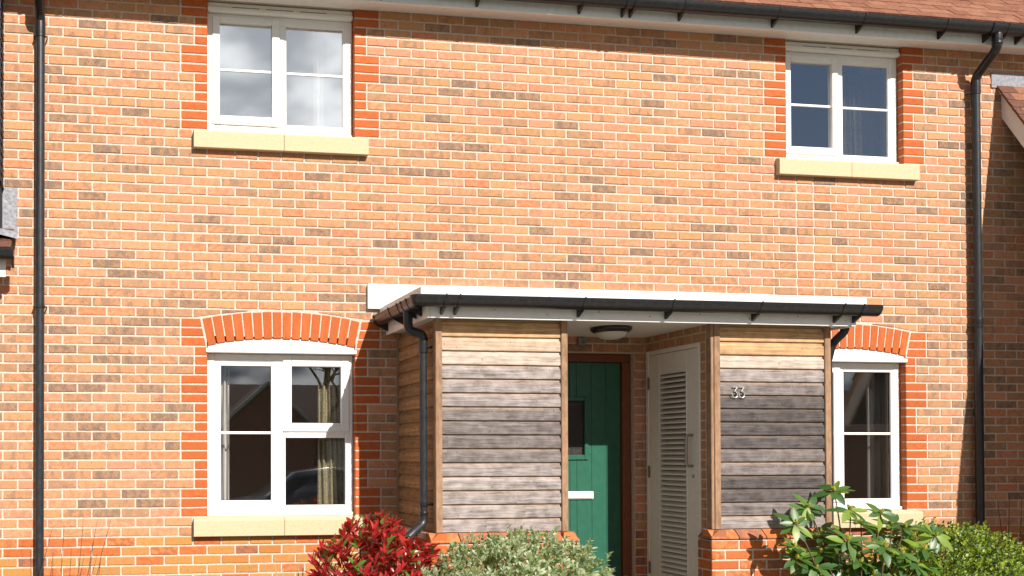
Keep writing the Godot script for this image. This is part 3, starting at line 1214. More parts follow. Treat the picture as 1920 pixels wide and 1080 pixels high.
func build_doors(house: Node3D) -> void:
	# front door
	var d := node("front_door", house)
	var zf := -0.055
	var fr := MB.new()
	fr.cbox(Vector3(4.795, 0, -0.14), Vector3(4.869, 2.4, zf), 0.004)
	fr.cbox(Vector3(3.863, 0, -0.14), Vector3(3.937, 2.4, zf), 0.004)
	fr.cbox(Vector3(3.863, 2.4005, -0.14), Vector3(4.869, 2.468, zf), 0.004)
	part("door_frame", fr, M.mahogany, d)
	var leaf := MB.new()
	var zl := -0.085
	var gx := [3.94, 4.06, 4.195, 4.33, 4.392, 4.527, 4.66, 4.792]
	# planked leaf with V joints, opening for the glazing
	var g0 := 4.10
	var g1 := 4.462
	var gy0 := 1.61
	var gy1 := 2.07
	for i in gx.size() - 1:
		var a: float = gx[i] + 0.001
		var b: float = gx[i + 1] - 0.001
		if a >= g1 or b <= g0:
			leaf.cbox(Vector3(a, 0.03, -0.13), Vector3(b, 2.398, zl), 0.003)
		else:
			leaf.cbox(Vector3(a, 0.03, -0.13), Vector3(b, gy0, zl), 0.003)
			leaf.cbox(Vector3(a, gy1, -0.13), Vector3(b, 2.398, zl), 0.003)
			if b > g1:
				leaf.cbox(Vector3(g1, gy0 + 0.001, -0.13), Vector3(b, gy1 - 0.001, zl), 0.003)
			if a < g0:
				leaf.cbox(Vector3(a, gy0 + 0.001, -0.13), Vector3(g0, gy1 - 0.001, zl), 0.003)
	leaf.box(Vector3(3.94, 0.03, -0.128), Vector3(g0, 2.398, zl - 0.004))
	leaf.box(Vector3(g1, 0.03, -0.128), Vector3(4.792, 2.398, zl - 0.004))
	leaf.box(Vector3(g0, 0.03, -0.128), Vector3(g1, gy0, zl - 0.004))
	leaf.box(Vector3(g0, gy1, -0.128), Vector3(g1, 2.398, zl - 0.004))
	part("door_leaf", leaf, M.green_paint, d)
	var ml := MB.new()
	ring(ml, g0 - 0.032, g1 + 0.032, gy0 - 0.04, gy1 + 0.034, 0.034, -0.12, zl + 0.014, 0.042)
	part("glazing_frame", ml, M.green_paint, d)
	part("obscure_pane", cb(Vector3(g0, gy0, -0.112), Vector3(g1, gy1, -0.106), 0.0), M.obscure_glass, d)
	part("letter_plate", cb(Vector3(4.285, 1.236, zl), Vector3(4.537, 1.303, zl + 0.018), 0.006), M.upvc, d)
	part("letter_flap", cb(Vector3(4.297, 1.246, zl + 0.0185), Vector3(4.525, 1.288, zl + 0.024), 0.003), M.upvc, d)
	part("backing", cb(Vector3(3.863, 0, -0.27), Vector3(4.87, 2.47, -0.20), 0.0), M.plaster, d)
	# store door, facing the entrance; built with x along depth, front towards +z, then turned
	var s := node("store_door", house)
	s.rotation.y = -PI / 2
	s.position = Vector3(4.962, 0, 0)
	fr = MB.new()
	ring(fr, 0.036, 0.798, 0.02, 2.482, 0.036, -0.06, 0.004)
	part("frame", fr, M.cream_paint, s)
	var lf := MB.new()
	var x0 := 0.074
	var x1 := 0.760
	var la := 0.236
	var lb := 0.612
	var ly := 2.27
	lf.cbox(Vector3(x0, 0.06, -0.045), Vector3(la, 2.442, -0.002), 0.002)
	lf.cbox(Vector3(lb, 0.06, -0.045), Vector3(x1, 2.442, -0.002), 0.002)
	lf.cbox(Vector3(la, ly, -0.045), Vector3(lb, 2.442, -0.0022), 0.002)
	lf.cbox(Vector3(la, 0.06, -0.045), Vector3(lb, 0.16, -0.0022), 0.002)
	part("leaf", lf, M.cream_paint, s)
	var lr := MB.new()
	ring(lr, la - 0.008, lb + 0.008, 0.15, ly + 0.01, 0.010, -0.03, 0.002)
	part("louvre_frame", lr, M.cream_paint, s)
	var slat := MB.new()
	var sl := 0.0415
	slat.quad(Vector3(la, 0, 0.004), Vector3(lb, 0, 0.004), Vector3(lb, 0.027, -0.040), Vector3(la, 0.027, -0.040), Vector3(0, 1, 1))
	slat.quad(Vector3(la, -0.004, 0.002), Vector3(lb, -0.004, 0.002), Vector3(lb, 0.023, -0.042), Vector3(la, 0.023, -0.042), Vector3(0, -1, -1))
	slat.quad(Vector3(la, 0, 0.004), Vector3(lb, 0, 0.004), Vector3(lb, -0.012, 0.003), Vector3(la, -0.012, 0.003), Vector3(0, 0, 1))
	slat.quad(Vector3(la, -0.012, 0.003), Vector3(lb, -0.012, 0.003), Vector3(lb, -0.012, -0.001), Vector3(la, -0.012, -0.001), Vector3.DOWN)
	var sm := slat.mesh()
	var y := 0.175
	while y < ly - 0.004:
		part("louvre_slat", sm, M.cream_paint, s, Vector3(0, y, 0))
		y += sl
	var h := MB.new()
	h.tube(bend([Vector3(0.700, 1.525, 0.0), Vector3(0.700, 1.525, 0.055), Vector3(0.700, 1.765, 0.055), Vector3(0.700, 1.765, 0.0)], 0.03), [0.011], 12)
	part("pull_handle", h, M.steel, s)
	h = MB.new()
	h.tube([Vector3(0.705, 1.445, -0.003), Vector3(0.705, 1.445, 0.004)], [0.014], 14)
	part("lock", h, M.steel, s)
	for yy in [2.16, 1.42, 0.62]:
		h = MB.new()
		h.tube([Vector3(0.074, yy, 0.006), Vector3(0.074, yy + 0.1, 0.006)], [0.007], 10)
		h.cbox(Vector3(0.06, yy + 0.005, 0.0035), Vector3(0.09, yy + 0.095, 0.0065), 0.001)
		part("hinge", h, M.steel_dull, s)

# ---------------------------------------------------------------- eaves and roof
func build_eaves(house: Node3D) -> void:
	var e := node("eaves", house)
	var ze := 0.22
	var joints := [XW0, 4.02, XW1]
	for i in 2:
		part("fascia_board", cb(Vector3(joints[i] + 0.001, 5.212, ze - 0.018), Vector3(joints[i + 1] - 0.001, 5.42, ze), 0.003), M.white_paint, e)
	part("fascia_joint", cb(Vector3(4.00, 5.211, ze - 0.016), Vector3(4.04, 5.40, ze + 0.002), 0.001), M.white_paint, e)
	part("soffit_board", cb(Vector3(XW0, 5.246, 0.0), Vector3(XW1, 5.256, ze - 0.019), 0.0), M.white_paint, e)
	var g := node("gutter", house)
	var yt := 5.352
	var zt := ze + 0.064
	part("trough", gutter_mesh(Vector3(XW0, yt, zt), Vector3(XW1, yt, zt), Vector3.BACK), M.black_pvc, g)
	var x := 0.0
	for xx in [-0.9, -0.42, 0.15, 1.0, 1.85, 2.6, 3.4, 4.277, 5.165, 6.02, 6.816, 7.609, 8.38, 9.1]:
		part("bracket", gutter_clip(Vector3(xx, yt, zt), Vector3.BACK, Vector3.RIGHT), M.black_pvc, g)
	for xx in [4.69]:
		for dx in [-0.035, 0.035]:
			part("union", gutter_clip(Vector3(xx + dx, yt, zt), Vector3.BACK, Vector3.RIGHT, 0.060, 0.081), M.black_pvc, g)
	for xx in [8.13, -0.055]:
		part("running_outlet", gutter_mesh(Vector3(xx - 0.075, yt + 0.002, zt), Vector3(xx + 0.075, yt + 0.002, zt), Vector3.BACK, 0.063, 0.083), M.black_pvc, g)
		for dx in [-0.075, 0.075]:
			part("bracket", gutter_clip(Vector3(xx + dx, yt, zt), Vector3.BACK, Vector3.RIGHT, 0.062, 0.083), M.black_pvc, g)
	# downpipes with swan necks
	for p in [8.135, -0.057]:
		var d := node("downpipe", house)
		var r := 0.034
		var pz := 0.062
		var mb := MB.new()
		mb.tube(bend([Vector3(p, 5.29, zt), Vector3(p, 5.16, zt), Vector3(p, 4.985, pz), Vector3(p, 4.86, pz)], 0.05), [r + 0.003], 18)
		part("swan_neck", mb, M.black_pvc, d)
		mb = MB.new()
		mb.tube([Vector3(p, 4.93, pz), Vector3(p, 0.02, pz)], [r], 20)
		part("pipe", mb, M.dark_pvc, d)
		collar(d, "outlet", Vector3(p, 5.255, zt), Vector3.UP, r + 0.006, 0.06)
		collar(d, "collar", Vector3(p, 4.90, pz), Vector3.UP, r + 0.005, 0.10)
		collar(d, "collar", Vector3(p, 5.20, zt), Vector3.UP, r + 0.007, 0.02)
		for y in [4.845, 2.754]:
			pipe_bracket(d, Vector3(p, y, pz), r, Vector3.FORWARD, Vector3.RIGHT)
		if p > 0:
			collar(d, "collar", Vector3(p, 2.80, pz), Vector3.UP, r + 0.004, 0.05)

func build_roof(house: Node3D) -> void:
	var rf := node("roof", house)
	var pitch := deg_to_rad(44.0)
	var up := Vector3(0, sin(pitch), -cos(pitch))
	var nrm := Vector3(0, cos(pitch), sin(pitch))
	var e0 := Vector3(0, 5.405, 0.275)
	var deck := MB.new()
	var a := e0 + Vector3(XW0, 0, 0) - nrm * 0.02 + up * 0.02
	var b := e0 + Vector3(XW1, 0, 0) - nrm * 0.02 + up * 0.02
	deck.quad(a, b, b + up * 4.5, a + up * 4.5, nrm)
	deck.quad(a - nrm * 0.05, b - nrm * 0.05, b + up * 4.5 - nrm * 0.05, a + up * 4.5 - nrm * 0.05, -nrm)
	part("roof_deck", deck, M.roof_felt, rf)
	# plain tiles: 165 wide, 265 long, gauge 100, slightly cambered
	var variants := []
	for k in 3:
		var mb := MB.new()
		var rows := []
		for i in 3:
			var rp := PackedVector3Array()
			for j in 5:
				var u := j / 4.0 - 0.5
				var s := i / 2.0
				rp.append(Vector3(u * 0.162, s * 0.2, 0.012 - 0.006 * (s - 0.5) * (s - 0.5) * 4.0 - u * u * 0.006 * (k - 1)))
			rows.append(rp)
		mb.grid(rows)
		var und := []
		for r_ in rows:
			var q := PackedVector3Array()
			for p in r_:
				q.append(p - Vector3(0, 0, 0.02))
			und.append(q)
		mb.grid(und, false, true)
		for j in 4:
			mb.quad(rows[0][j], rows[0][j + 1], und[0][j + 1], und[0][j], Vector3.DOWN)
		for i in 2:
			mb.quad(rows[i][0], rows[i + 1][0], und[i + 1][0], und[i][0], Vector3.LEFT)
			mb.quad(rows[i][4], rows[i + 1][4], und[i + 1][4], und[i][4], Vector3.RIGHT)
		variants.append(mb.mesh())
	var tilt := 0.085
	var rest := MB.new()
	var count := 0
	var tm := [M.tile, M.tile2, M.tile3]
	for row in 14:
		var x := XW0 + (0.0825 if row % 2 else 0.0)
		while x < XW1:
			var base := e0 + up * (row * 0.1 - 0.03) + Vector3(x, 0, 0) + nrm * rng.randf_range(0.0, 0.003)
			var bs := Basis(Vector3.RIGHT, up, nrm) * Basis(Vector3.RIGHT, -tilt) * Basis(Vector3.BACK, rng.randf_range(-0.012, 0.012))
			if row < 7 and x > 4.0 and count < 298:
				var o := part("roof_tile", variants[rng.randi() % 3], tm[rng.randi() % 3], rf)
				o.transform = Transform3D(bs, base)
				count += 1
			else:
				var lo := Vector3(-0.081, 0, 0)
				var hi := Vector3(0.081, 0.2, 0.012)
				var t := Transform3D(bs, base)
				rest.quad(t * Vector3(lo.x, 0, 0.012), t * Vector3(hi.x, 0, 0.012), t * Vector3(hi.x, 0.2, 0.012), t * Vector3(lo.x, 0.2, 0.012), nrm)
				rest.quad(t * Vector3(lo.x, 0, 0.012), t * Vector3(hi.x, 0, 0.012), t * Vector3(hi.x, 0, 0), t * Vector3(lo.x, 0, 0), -up)
			x += 0.165
	var m := part("tiling", rest, M.tile, rf)
	m.set_meta("kind", "stuff")

# ---------------------------------------------------------------- neighbours
func neighbour_dark() -> void:
	var t := thing("neighbouring_house", "black weatherboarded neighbouring wing with lead flashing above a small tiled pent roof", "house")
	part("wing_wall", cb(Vector3(-3.5, 3.2, 0.003), Vector3(-0.345, 6.2, 0.26), 0.0), M.black_board, t)
	var b := MB.new()
	b.quad(Vector3(-3.5, 0, 0.032), Vector3(-0.332, 0, 0.032), Vector3(-0.332, C + 0.01, 0.012), Vector3(-3.5, C + 0.01, 0.012), Vector3.BACK)
	b.quad(Vector3(-3.5, 0, 0.032), Vector3(-0.332, 0, 0.032), Vector3(-0.332, 0, 0.0), Vector3(-3.5, 0, 0.0), Vector3.DOWN)
	b.quad(Vector3(-0.332, 0, 0.032), Vector3(-0.332, 0, -0.25), Vector3(-0.342, C + 0.01, -0.25), Vector3(-0.342, C + 0.01, 0.012), Vector3.RIGHT)
	var bm := b.mesh()
	for k in range(0, 30):
		part("weatherboard", bm, M.black_board, t, Vector3(0, 3.66 + k * C, 0.262))
	var f := node("flashing", t)
	part("lead_sheet", cb(Vector3(-0.345, 3.345, 0.003), Vector3(-0.236, 3.675, 0.009), 0.001), M.lead, f)
	var l := MB.new()
	l.quad(Vector3(-0.36, 3.36, 0.02), Vector3(-0.236, 3.345, 0.02), Vector3(-0.205, 3.285, 0.215), Vector3(-0.36, 3.315, 0.215), Vector3(0, 1, 0.4))
	l.quad(Vector3(-0.205, 3.285, 0.215), Vector3(-0.36, 3.315, 0.215), Vector3(-0.36, 3.265, 0.25), Vector3(-0.215, 3.232, 0.25), Vector3.BACK)
	l.quad(Vector3(-0.236, 3.345, 0.02), Vector3(-0.205, 3.285, 0.215), Vector3(-0.215, 3.232, 0.25), Vector3(-0.24, 3.25, 0.02), Vector3.RIGHT)
	part("lead_skirt", l, M.lead, f)
	var rf := node("pent_roof", t)
	var rb := Basis(Vector3.RIGHT, Vector3(0, 0.64, -0.768), Vector3(0, 0.768, 0.64))
	for row in 2:
		for i in 18:
			var half := row == 1 and i == 0
			var o := part("roof_tile", cb(Vector3(-0.0795 if half else -0.162, 0, 0), Vector3(0, 0.2, 0.014), 0.003), M.tile_dark, rf)
			o.transform = Transform3D(rb * Basis(Vector3.RIGHT, -0.06), Vector3(-0.252 - i * 0.165 + (0.0825 if row == 1 and i > 0 else 0.0), 3.150 + row * 0.066, 0.30 - row * 0.075))
	part("fascia", cb(Vector3(-3.5, 2.955, 0.16), Vector3(-0.302, 3.10, 0.185), 0.002), M.white_paint, t)
	var g := node("gutter", t)
	part("trough", gutter_mesh(Vector3(-3.5, 3.145, 0.25), Vector3(-0.255, 3.145, 0.25), Vector3.BACK), M.black_pvc, g)
	part("stop_end", gutter_clip(Vector3(-0.247, 3.145, 0.25), Vector3.BACK, Vector3.RIGHT), M.black_pvc, g)
	var cap := MB.new()
	for j in 12:
		var t0 := PI * j / 12.0
		var t1 := PI * (j + 1) / 12.0
		cap.tri(Vector3(-0.240, 3.145, 0.25), Vector3(-0.240, 3.145 - sin(t0) * 0.082, 0.25 + cos(t0) * 0.062), Vector3(-0.240, 3.145 - sin(t1) * 0.082, 0.25 + cos(t1) * 0.062), Vector3.RIGHT)
	part("end_cap", cap, M.black_pvc, g)

func neighbour_gable() -> void:
	var t := thing("neighbouring_house", "neighbouring steep tiled lean-to roof with a pale barge board and lead flashing", "house")
	var tanp := 1.585
	var L := 1.86
	var dir := Vector3(0, -tanp, 1).normalized()
	var run := L * sqrt(1 + tanp * tanp)
	var nrm := Vector3(0, 1, tanp).normalized()
	var x0 := 8.405
	var top := Vector3(0, 4.945, 0.0)
	# roof body
	var bs := Basis(Vector3.RIGHT, -dir, nrm)
	var deck := part("roof_deck", cb(Vector3(0.085, -run, -0.10), Vector3(3.0, 0.0, -0.014), 0.0), M.roof_felt, t)
	deck.transform = Transform3D(bs, Vector3(x0, top.y, top.z))
	var barge := part("barge_board", cb(Vector3(0.055, -run, -0.152), Vector3(0.08, 0.0, -0.016), 0.003), M.white_paint, t)
	barge.transform = Transform3D(bs, Vector3(x0, top.y, top.z))
	barge.set_meta("label", "pale barge board along the verge")
	var rf := node("tile_courses", t)
	var tm := cb(Vector3(0, 0, -0.001), Vector3(0.162, 0.2, 0.012), 0.003).mesh()
	var th := cb(Vector3(0, 0, -0.001), Vector3(0.0795, 0.2, 0.012), 0.003).mesh()
	for row in 30:
		for i in 9:
			var xx := x0 + i * 0.165 - (0.0825 if row % 2 and i > 0 else 0.0)
			var o := part("roof_tile", th if row % 2 and i == 0 else tm, M.tile_dark if i == 0 else M.tile2, rf)
			o.transform = Transform3D(bs * Basis(Vector3.RIGHT, -0.055), Vector3(xx, top.y, top.z) + dir * (0.1 + row * 0.1) + nrm * 0.004)
	part("undercloak", cb(Vector3(0.0, 0, 0), Vector3(0.14, run, 0.01), 0.0), M.mortar, t).transform = Transform3D(bs, Vector3(x0 + 0.01, top.y, top.z) + dir * run - nrm * 0.014)
	part("lead_flashing", cb(Vector3(8.352, 4.928, 0.003), Vector3(9.7, 5.066, 0.010), 0.001), M.lead, t)
	# the wing below it
	part("side_wall", cb(Vector3(8.80, 0, 0.003), Vector3(9.1, 3.6, 1.5), 0.0), M.brick_plain, t)
	var g := gutter_mesh(Vector3(8.40, 2.03, 1.91), Vector3(9.7, 2.03, 1.91), Vector3.BACK)
	part("gutter", g, M.black_pvc, t)

# ---------------------------------------------------------------- planting
func leaf_mesh(len_: float, wid: float, fold: float, curl: float, seg := 4, pointed := 0.7) -> ArrayMesh:
	# leaf along +y, upper side +z
	var mb := MB.new()
	var rows := []
	for i in seg + 1:
		var s := float(i) / seg
		var w: float = wid * 0.5 * pow(sin(PI * pow(clampf(s, 0.0, 1.0), pointed)), 0.85) + 0.0006
		var y := s * len_
		var z := -curl * s * s * len_
		rows.append(PackedVector3Array([Vector3(-w, y, z + fold * w), Vector3(0, y, z), Vector3(w, y, z + fold * w)]))
	mb.grid(rows, false, false)
	return mb.mesh()

func look(dir: Vector3, roll: float, up := Vector3.UP) -> Basis:
	# +y along dir, +z as near to up as possible
	var y := dir.normalized()
	var z := up - y * y.dot(up)
	if z.length() < 0.05:
		z = Vector3(cos(roll), 0, sin(roll))
	z = z.normalized()
	var x := y.cross(z).normalized()
	z = x.cross(y)
	return Basis(x, y, z) * Basis(Vector3.UP, roll)

func scatter(parent: Node, own: int, list: Array, mesh_sets: Array, mats: Array, called := "leaf") -> void:
	# list of [Transform3D, mesh index, material index]; the largest in view are parts, the rest one mass per material
	var eye := Vector3(0.445, 1.622, 7.821)
	var order := []
	for i in list.size():
		var tr: Transform3D = list[i][0]
		var p: Vector3 = parent.position + tr.origin
		var face := absf(tr.basis.z.normalized().dot((eye - p).normalized()))
		var show := tr.basis.y.length() * (0.3 + face) / eye.distance_to(p)
		if p.y < 0.72:
			show *= 0.1
		show += 0.5 * (p.z - parent.position.z) + 0.35 * p.y
		order.append([show, i])
	order.sort_custom(func(a, b): return a[0] > b[0])
	var mm := {}
	for k in order.size():
		var it = list[order[k][1]]
		if k < own:
			var o := part(called, mesh_sets[it[1]], mats[it[2]], parent)
			o.transform = it[0]
		else:
			var key := "%d_%d" % [it[1], it[2]]
			if not mm.has(key):
				mm[key] = []
			mm[key].append(it)
	if mm.is_empty():
		return
	# join the rest into one mesh per material
	var by_mat := {}
	for key in mm:
		for it in mm[key]:
			if not by_mat.has(it[2]):
				by_mat[it[2]] = SurfaceTool.new()
				by_mat[it[2]].begin(Mesh.PRIMITIVE_TRIANGLES)
			by_mat[it[2]].append_from(mesh_sets[it[1]], 0, it[0])
	for k in by_mat:
		var o := part("foliage", by_mat[k].commit(), mats[k], parent)
		o.set_meta("kind", "stuff")

func stems(parent: Node, tips: Array, root: Vector3, m: Material, r0 := 0.012) -> void:
	for tip in tips:
		var mb := MB.new()
		var base := root + Vector3(rng.randf_range(-0.08, 0.08), 0, rng.randf_range(-0.05, 0.05))
		var mid: Vector3 = base.lerp(tip, 0.5) + Vector3(0, 0.06, 0) + Vector3(rng.randf_range(-0.05, 0.05), 0, rng.randf_range(-0.05, 0.05))
		var path := []
		for i in 7:
			var s := i / 6.0
			path.append(base.lerp(mid, s).lerp(mid.lerp(tip, s), s))
		mb.tube(path, [r0, r0 * 0.9, r0 * 0.8, r0 * 0.7, r0 * 0.6, r0 * 0.5, r0 * 0.4], 7)
		part("stem", mb, m, parent)

func rhododendron() -> void:
	var o := Vector3(5.95, 0, 1.25)
	var t := thing("rhododendron", "rhododendron with whorls of long glossy leaves and yellow buds against the porch plinth", "shrub", o)
	var spots := [[5.843, 1.351, 1.12], [5.585, 1.233, 1.18], [5.372, 1.119, 1.32], [5.83, 1.213, 1.3], [5.486, 0.941, 1.16], [5.954, 1.115, 1.25], [6.114, 1.189, 1.26], [5.712, 0.782, 1.2], [6.21, 0.897, 1.35], [6.36, 1.014, 1.13], [6.343, 1.078, 1.23], [6.552, 1.015, 1.28], [6.021, 0.796, 1.25], [5.733, 0.954, 1.3], [5.757, 0.997, 1.36], [6.02, 0.961, 1.40], [5.454, 0.858, 1.22], [5.996, 0.741, 1.32], [6.339, 0.819, 1.34], [5.67, 1.032, 1.2], [6.023, 0.858, 1.14], [5.60, 0.70, 1.30], [6.20, 0.70, 1.38], [5.85, 0.68, 1.40], [5.90, 1.02, 1.12], [6.15, 1.03, 1.18], [5.75, 0.86, 1.22], [6.10, 0.88, 1.30], [5.88, 0.84, 1.34], [6.25, 1.10, 1.20], [6.44, 0.92, 1.30], [5.62, 0.90, 1.26], [5.68, 0.72, 1.12], [5.95, 0.72, 1.16], [6.12, 0.78, 1.14], [6.30, 0.72, 1.2], [5.55, 0.80, 1.3], [5.80, 0.76, 1.30], [6.45, 0.78, 1.3], [6.05, 0.66, 1.4]]
	var meshes := [leaf_mesh(0.142, 0.052, 0.20, 0.12, 6, 0.98), leaf_mesh(0.158, 0.056, 0.15, 0.25, 6, 0.98), leaf_mesh(0.122, 0.048, 0.25, 0.06, 6, 0.98)]
	var mats := [M.rhodo, M.rhodo2, M.rhodo3]
	var list := []
	var tips := []
	for s in spots:
		var p := Vector3(s[0], s[1], s[2]) - o
		tips.append(p)
		var axis := Vector3(rng.randf_range(-0.45, 0.25), 1.0, rng.randf_range(0.15, 1.0)).normalized()
		var ux := axis.cross(Vector3(0.3, 0.1, 1)).normalized()
		var uz := ux.cross(axis)
		var cnt := 9 + rng.randi() % 3
		for k in cnt:
			var a := TAU * k / cnt + rng.randf_range(-0.25, 0.25)
			var lift := rng.randf_range(-0.3, 0.45)
			var d := (ux * cos(a) + uz * sin(a)) * 1.0 + axis * lift
			var sc := rng.randf_range(0.82, 1.1)
			list.append([Transform3D(look(d, rng.randf_range(-0.4, 0.4), axis).scaled(Vector3.ONE * sc), p - axis * rng.randf_range(0.0, 0.03)), rng.randi() % 3, [0, 0, 1, 1, 2][rng.randi() % 5]])
		var bud := MB.new()
		var top := p + axis * 0.03
		bud.tube([p - axis * 0.01, p + axis * 0.008, top], [0.008, 0.013, 0.003], 8)
		part("bud", bud, M.bud, t)
		for k in 4:
			var a := rng.randf() * TAU
			var d := (ux * cos(a) + uz * sin(a)) * 0.5 + axis
			list.append([Transform3D(look(d, 0.0).scaled(Vector3.ONE * rng.randf_range(0.22, 0.34)), p), 2, 3])
	mats.append(M.bud)
	scatter(t, 300, list, meshes, mats)
	stems(t, tips, Vector3(0, 0, 0), M.bark, 0.010)

func mound(called: String, label: String, cen: Vector3, rad: Vector3, count: int, own: int, meshes: Array, mats: Array, weights: Array, up_bias: float, stem_n: int, clump: float, seed_: int, lumps := 0.12, size := Vector2(0.8, 1.2)) -> void:
	var t := thing(called, label, "shrub", Vector3(cen.x, 0, cen.z))
	var r := RandomNumberGenerator.new()
	r.seed = seed_
	var nz := FastNoiseLite.new()
	nz.seed = seed_
	nz.frequency = 1.4
	var list := []
	var tips := []
	var per := 7
	for k in count / per:
		# shoots over the upper shell, a share deeper in
		var th := r.randf() * TAU
		var ph := acos(r.randf_range(-0.15, 1.0))
		var d := Vector3(sin(ph) * cos(th), cos(ph), sin(ph) * sin(th))
		var q := 1.0 + nz.get_noise_3d(d.x * 2.0, d.y * 2.0, d.z * 2.0) * lumps * 3.0
		q *= r.randf_range(0.9, 1.04) if r.randf() < 0.6 else r.randf_range(0.5, 0.92)
		var p := Vector3(0, cen.y, 0) + d * rad * q
		if p.y < 0.05:
			continue
		if tips.size() < stem_n:
			tips.append(p * Vector3(0.9, 0.95, 0.9))
		var axis := (d + Vector3(0, up_bias, 0)).normalized()
		var ux := axis.cross(Vector3(0.31, 0.2, 0.9)).normalized()
		var uz := ux.cross(axis)
		for j in per:
			var a := TAU * j / per * 2.4 + r.randf() * 0.6
			var open := r.randf_range(0.25, 1.0)
			var dd := (ux * cos(a) + uz * sin(a)) * open + axis * (1.15 - open * 0.5)
			var w := r.randf()
			var mi := 0
			while mi < weights.size() - 1 and w > weights[mi]:
				w -= weights[mi]
				mi += 1
			list.append([Transform3D(look(dd, r.randf_range(-0.7, 0.7), axis).scaled(Vector3.ONE * r.randf_range(size.x, size.y)), p - axis * (j * clump / per)), r.randi() % meshes.size(), mi])
	scatter(t, own, list, meshes, mats)
	stems(t, tips, Vector3(0, 0, 0), M.bark, 0.009)

func twig_clump(called: String, label: String, o: Vector3, twigs: Array, m: Material, r0: float, leaves := 0) -> void:
	var t := thing(called, label, "shrub", o)
	var lm := leaf_mesh(0.03, 0.014, 0.3, 0.1, 3)
	for w in twigs:
		var a := Vector3(w[0], w[1], w[2]) - o
		var b := Vector3(w[3], w[4], w[5]) - o
		var path := []
		var side := Vector3(rng.randf_range(-0.02, 0.02), 0, rng.randf_range(-0.02, 0.02))
		for i in 8:
			var s := i / 7.0
			path.append(a.lerp(b, s) + side * sin(s * PI) + Vector3(rng.randf_range(-0.003, 0.003), 0, 0))
		var mb := MB.new()
		mb.tube(path, [r0, r0 * 0.9, r0 * 0.8, r0 * 0.7, r0 * 0.6, r0 * 0.5, r0 * 0.4, r0 * 0.25], 6)
		for i in range(2, 7):
			# buds and short spurs
			var p: Vector3 = path[i]
			mb.tube([p, p + Vector3(rng.randf_range(-0.012, 0.012), 0.012, rng.randf_range(-0.01, 0.01))], [r0 * 0.6, r0 * 0.2], 5)
		part("twig", mb, m, t)
		for k in leaves:
			var p: Vector3 = path[2 + rng.randi() % 5]
			var q := part("leaf", lm, M.hedge2, t)
			q.transform = Transform3D(look(Vector3(rng.randf_range(-1, 1), 0.6, rng.randf_range(-0.4, 1)), 0.0), p)

func planting() -> void:
	var ph := [leaf_mesh(0.078, 0.026, 0.35, 0.15, 4, 0.8), leaf_mesh(0.062, 0.022, 0.5, 0.05, 4, 0.8), leaf_mesh(0.092, 0.034, 0.3, 0.2, 4, 0.85)]
	mound("photinia", "red-leaved photinia shrub with a few green leaves below the casement window", Vector3(2.36, 0.58, 0.98), Vector3(0.47, 0.58, 0.42), 2200, 300, ph, [M.red_leaf, M.red_leaf2, M.red_leaf3, M.green_leaf], [0.34, 0.32, 0.18, 0.16], 1.3, 14, 0.06, 11, 0.10)
	var sv := [leaf_mesh(0.036, 0.018, 0.25, 0.1, 3, 0.95), leaf_mesh(0.029, 0.015, 0.35, 0.05, 3, 0.95), leaf_mesh(0.041, 0.019, 0.2, 0.2, 3, 0.95)]
	mound("silver_shrub", "rounded silvery green small-leaved shrub in front of the clad porch box", Vector3(3.17, 0.42, 1.50), Vector3(0.80, 0.66, 0.45), 21000, 300, sv, [M.silver_leaf, M.silver_leaf2, M.silver_leaf3], [0.5, 0.3, 0.2], 0.9, 16, 0.05, 12, 0.06)
	rhododendron()
	var bx := [leaf_mesh(0.030, 0.016, 0.3, 0.1, 3, 0.9), leaf_mesh(0.025, 0.014, 0.4, 0.05, 3, 0.9)]
	mound("hebe_bush", "dense rounded lime green small-leaved bush under the side window", Vector3(7.02, 0.36, 0.95), Vector3(0.72, 0.72, 0.5), 22000, 300, bx, [M.hedge, M.hedge2, M.hedge3], [0.36, 0.28, 0.36], 1.7, 12, 0.06, 13, 0.07)
	twig_clump("bare_shrub", "thin bare reddish twigs in front of the downpipe and brick wall", Vector3(0.2, 0, 0.35), [[-0.15, 0.3, 0.33, 0.054, 1.077, 0.35], [0.10, 0.3, 0.35, 0.139, 1.10, 0.34], [0.20, 0.3, 0.36, 0.283, 1.173, 0.35], [0.26, 0.3, 0.35, 0.385, 1.132, 0.37], [0.30, 0.3, 0.34, 0.479, 1.131, 0.36], [0.044, 0.3, 0.34, 0.062, 0.9, 0.35], [0.30, 0.3, 0.38, 0.36, 1.02, 0.40], [-0.06, 0.3, 0.36, -0.10, 0.95, 0.36], [0.34, 0.3, 0.34, 0.41, 0.86, 0.35]], M.twig, 0.0042, 0)
	twig_clump("pruned_shrub", "pale pruned stems poking up under the stone window sill", Vector3(1.8, 0, 0.6), [[1.75, 0.3, 0.6, 1.676, 0.815, 0.6], [1.79, 0.3, 0.6, 1.856, 0.835, 0.62], [1.86, 0.3, 0.58, 1.889, 0.80, 0.6], [1.70, 0.3, 0.6, 1.74, 0.78, 0.62]], M.pale_twig, 0.010, 2)
	twig_clump("shaded_shrub", "sparse twiggy shrub in the shade beside the black downpipe", Vector3(8.2, 0, 0.32), [[8.15, 0.4, 0.3, 8.07, 1.22, 0.3], [8.18, 0.4, 0.3, 8.17, 1.26, 0.32], [8.2, 0.4, 0.32, 8.27, 1.25, 0.34], [8.22, 0.4, 0.3, 8.36, 1.16, 0.33], [8.3, 0.4, 0.35, 8.45, 1.2, 0.36]], M.bark, 0.006, 9)

